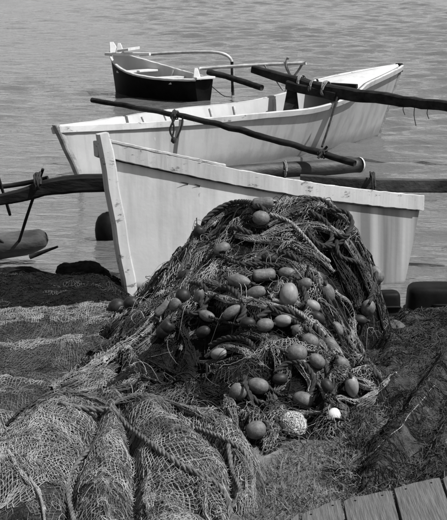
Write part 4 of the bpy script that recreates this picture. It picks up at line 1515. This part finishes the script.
m_rock = mat('dark_rock', 0.004, 0.02, 9, 0.9, 0.9, 45, bdist=0.02, spec=0.05)
m_rock2 = mat('grey_rock', 0.03, 0.11, 9, 0.9, 0.9, 45, bdist=0.02)
rock(82, 272, 11.2, 0.17, 0.16, 0.09, 1.0, m_rock, 'low rounded dark rock left of the stem post at the waterline')
rock(15, 283, 11.1, 0.55, 0.25, 0.15, 4.0, m_rock, 'broad black rock under the outrigger float, left edge')
rock(396, 336, 8.7, 0.10, 0.12, 0.09, 7.0, m_rock2, 'grey rock just below the small black tub')
rock(432, 333, 8.8, 0.18, 0.16, 0.08, 9.0, m_rock2, 'grey rock under the large black tub at the right edge')
rock(375, 322, 8.8, 0.06, 0.06, 0.04, 12.0, mat('pale_rock', 0.3, 0.55, 9, 0.9, 0.8, 45, bdist=0.01), 'small pale stone between the heap and the small black tub')


def tub(px, py, Y, w, d, h, rz, label, parts=True):
    """black plastic tub lying mouth down: rounded body, rim, ribs"""
    c = at(px, py, Y)
    r = empty('plastic_tub', tuple(c))
    r.rotation_euler = (0, 0, rz)
    rows = []
    prof = [(1.0, 0.0), (0.985, 0.3), (0.965, 0.6), (0.95, 0.8), (0.92, 0.90), (0.84, 0.97), (0.7, 0.995), (0.35, 1.0), (0.02, 1.0)]
    a = np.linspace(0, 2 * np.pi, 40, endpoint=False)
    ex = 0.5
    cx = np.sign(np.cos(a)) * np.abs(np.cos(a)) ** ex
    cy = np.sign(np.sin(a)) * np.abs(np.sin(a)) ** ex
    V = np.stack([np.stack([cx * w / 2 * s, cy * d / 2 * s, 0 * a + z * h], 1) for s, z in prof])
    obj('body', V.reshape(-1, 3), grid_faces(len(prof), 40, close_v=True), m_tub, r)
    prof = [(0.98, 0.002), (1.05, 0.002), (1.06, 0.02), (1.05, 0.045), (0.98, 0.05)]
    V = np.stack([np.stack([cx * w / 2 * s, cy * d / 2 * s, 0 * a + z], 1) for s, z in prof])
    obj('rim', V.reshape(-1, 3), grid_faces(len(prof), 40, close_v=True), m_tub, r)
    hp = np.array([(-0.05, -d / 2 * 0.97, h * 0.45), (-0.045, -d / 2 * 1.1, h * 0.5), (0.045, -d / 2 * 1.1, h * 0.5), (0.05, -d / 2 * 0.97, h * 0.45)])
    MB().tube(catmull(hp, 0.02), 0.008, 6).build('handle', m_tub, r)
    tag(r, label, 'tub', 'black tubs by the water')


m_tub = mat('black_plastic', 0.003, 0.008, 10, 0.6, 0.2, 30, spec=0.10)
tub(388, 318, 9.35, 0.13, 0.14, 0.155, 0.1, 'small black rounded tub between the heap and the larger tub')
tub(440, 316, 9.5, 0.40, 0.26, 0.185, -0.05, 'large black rounded tub cut by the right edge')
# a pole lying under the tubs
P = catmull([at(392, 321, 9.2), at(420, 319, 9.25), at(460, 316, 9.3)], 0.05)
tag(MB().tube(P, 0.012, 8).build('wooden_pole', m_wood_dark), 'thin dark pole lying at the foot of the black tubs', 'pole')
# black buoy behind the stem of the near canoe
c_ = at(109, 230, 13.1)
by = empty('mooring_buoy', tuple(c_))
V, f = lathe([(0.85 * a_, 0.95 * b_) for a_, b_ in [(0.01, -0.15), (0.06, -0.145), (0.10, -0.12), (0.125, -0.06), (0.13, 0.0), (0.122, 0.06), (0.10, 0.11), (0.06, 0.14), (0.03, 0.145), (0.03, 0.15), (0.01, 0.15)]], 28)
obj('body', V, f, m_tub, by)
tag(by, 'black rounded buoy in the water just behind the canoe stem', 'buoy')

# ------------------------------------------------------------------ planks at the lower right
pl = empty('plank_platform')
m_plank = mat('plank_wood', 0.04, 0.14, 30, 0.85, 0.9, 60, stretch=(5, 0.16, 1), bdist=0.006, detail=14, ramp=(0.3, 0.7), spec=0.15)
ZP = 0.30
edges = [(262, 545), (300, 514), (342, 499), (393, 489), (441, 477), (490, 462)]
for k in range(len(edges) - 1):
    (ax0, ay0), (bx0, by0) = edges[k], edges[k + 1]
    a, b = at_z(ax0, ay0, ZP), at_z(bx0, by0, ZP)
    g_ = 0.006
    n_ = 8
    t = np.linspace(0, 1, n_)
    xs = a[0] + g_ + (b[0] - a[0] - 2 * g_) * t
    ye = a[1] + (b[1] - a[1]) * t + 0.012 * vnoise(t * 5, k * 3.3 + 0.5) 
    rows = []
    dz = 0.006 * vnoise(k * 1.7, 0.5)
    for sy in np.linspace(0, 1, 12):
        yy = ye * (1 - sy) + 4.9 * sy
        rows.append(np.stack([xs * (1 - 0.03 * sy), yy, np.full(n_, ZP + dz) - 0.004 * np.abs(2 * t - 1) ** 6], 1))
    top = np.stack(rows)
    bot = top - [0, 0, 0.035]
    nv, nu = n_, 12
    V = np.vstack([top.reshape(-1, 3), bot.reshape(-1, 3)])
    f = grid_faces(nu, nv)
    off = nu * nv
    ring = [i for i in range(nv)] + [r * nv + nv - 1 for r in range(1, nu)] + [(nu - 1) * nv + i for i in range(nv - 2, -1, -1)] + [r * nv for r in range(nu - 2, 0, -1)]
    ring = np.array(ring)
    nx = np.roll(ring, -1)
    sf = np.stack([ring, nx, nx + off, ring + off], 1)
    pk = obj('plank', V, [np.vstack([f, f[:, ::-1] + off, sf])], m_plank, pl, smooth=False)
    for fx in (0.22, 0.78):
        nx_ = xs[0] + (xs[-1] - xs[0]) * fx
        ny_ = np.interp(fx, t, ye) - 0.045
        MB().tube([(nx_, ny_, ZP + dz - 0.01), (nx_, ny_, ZP + dz + 0.0025)], 0.004, 9).build('nail', m_wood_dark, pk)
for y_ in (5.3, 5.75):
    V, f = sweep_rect(np.linspace((0.1, y_, ZP - 0.075), (1.3, y_ + 0.1, ZP - 0.075), 6), np.array([0, 1.0, 0]), np.array([0, 0, 1.0]), 0.07, 0.07)
    obj('bearer', V, f, m_wood_dark, pl, smooth=False)
tag(pl, 'grey planks side by side at the lower right corner', 'platform')


# ------------------------------------------------------------------ dry grass
def grass(name, count, poly, seed, m, lmin, lmax, label, wid=0.0016):
    rg = np.random.default_rng(seed)
    poly = np.array(poly, float)
    lo, hi = poly.min(0), poly.max(0)
    pts = []
    while len(pts) < count:
        q = lo + (hi - lo) * rg.random((count, 2))
        ins = np.zeros(len(q), bool)
        j = len(poly) - 1
        for i in range(len(poly)):
            xi, yi, xj, yj = *poly[i], *poly[j]
            c = ((yi > q[:, 1]) != (yj > q[:, 1])) & (q[:, 0] < (xj - xi) * (q[:, 1] - yi) / (yj - yi + 1e-12) + xi)
            ins ^= c
            j = i
        pts.extend(q[ins].tolist())
    q = np.array(pts[:count])
    # spread on the ground, then stand blades
    P = np.array([at_z(a, b, 0.24) for a, b in q])
    x, y = P[:, 0], P[:, 1]
    z = np.maximum(ground_h(x, y), np.minimum(tarp_h(x, y), ground_h(x, y) + 0.05)) - 0.01 + 0.022 * np.maximum(0, fbm(x * 6, y * 6, 5.0, 2)) * rg.random(count)
    L = lmin + (lmax - lmin) * rg.random(count)
    az = rg.random(count) * 2 * np.pi
    lean = 0.8 + 0.9 * rg.random(count)
    hd = np.stack([np.cos(az), np.sin(az)], 1)
    K = 4
    C = np.zeros((count, K, 3))
    C[:, 0] = np.stack([x, y, z], 1)
    ang = lean.copy()
    curl = rg.normal(size=count) * 0.5 + 0.3
    tw = rg.normal(size=count) * 0.7
    for k in range(1, K):
        st = L / (K - 1)
        a2 = az + tw * k
        C[:, k, 0] = C[:, k - 1, 0] + st * np.sin(ang) * np.cos(a2)
        C[:, k, 1] = C[:, k - 1, 1] + st * np.sin(ang) * np.sin(a2)
        C[:, k, 2] = C[:, k - 1, 2] + st * np.cos(ang)
        ang = ang + curl
    wv = np.stack([-np.sin(az), np.cos(az), 0.5 * rg.normal(size=count)], 1)
    wv /= np.linalg.norm(wv, axis=1)[:, None]
    ws = wid * (0.6 + 0.8 * rg.random(count))[:, None, None] * np.array([1, 1, 0.8, 0.25])[None, :, None]
    V = np.stack([C - wv[:, None] * ws, C + wv[:, None] * ws], 2).reshape(-1, 3)
    b = (np.arange(count) * K * 2)[:, None, None]
    kk = (np.arange(K - 1) * 2)[None, :, None]
    f = (b + kk + np.array([[[0, 1, 3, 2]]])).reshape(-1, 4)
    o = obj(name, V, f, m)
    o['kind'] = 'stuff'
    o['label'] = label
    o['category'] = 'grass'
    return o


m_grass = mat('dry_grass', 0.035, 0.19, 30, 0.8, 0, ramp=(0.3, 0.7))
grass('grass', 20000, [(240, 530), (262, 470), (285, 440), (330, 425), (380, 405), (398, 420), (392, 460), (405, 486), (345, 502), (300, 518), (285, 530)], 3, m_grass, 0.03, 0.085,
      'patch of short tangled dry grass in front of the heap')
grass('straw', 2200, [(352, 326), (380, 318), (455, 313), (455, 480), (395, 490), (385, 440), (392, 400), (362, 345)], 4, mat('straw', 0.02, 0.10, 30, 0.85, 0), 0.02, 0.06, 'scattered bits of straw over the dark crumpled net', 0.0018)
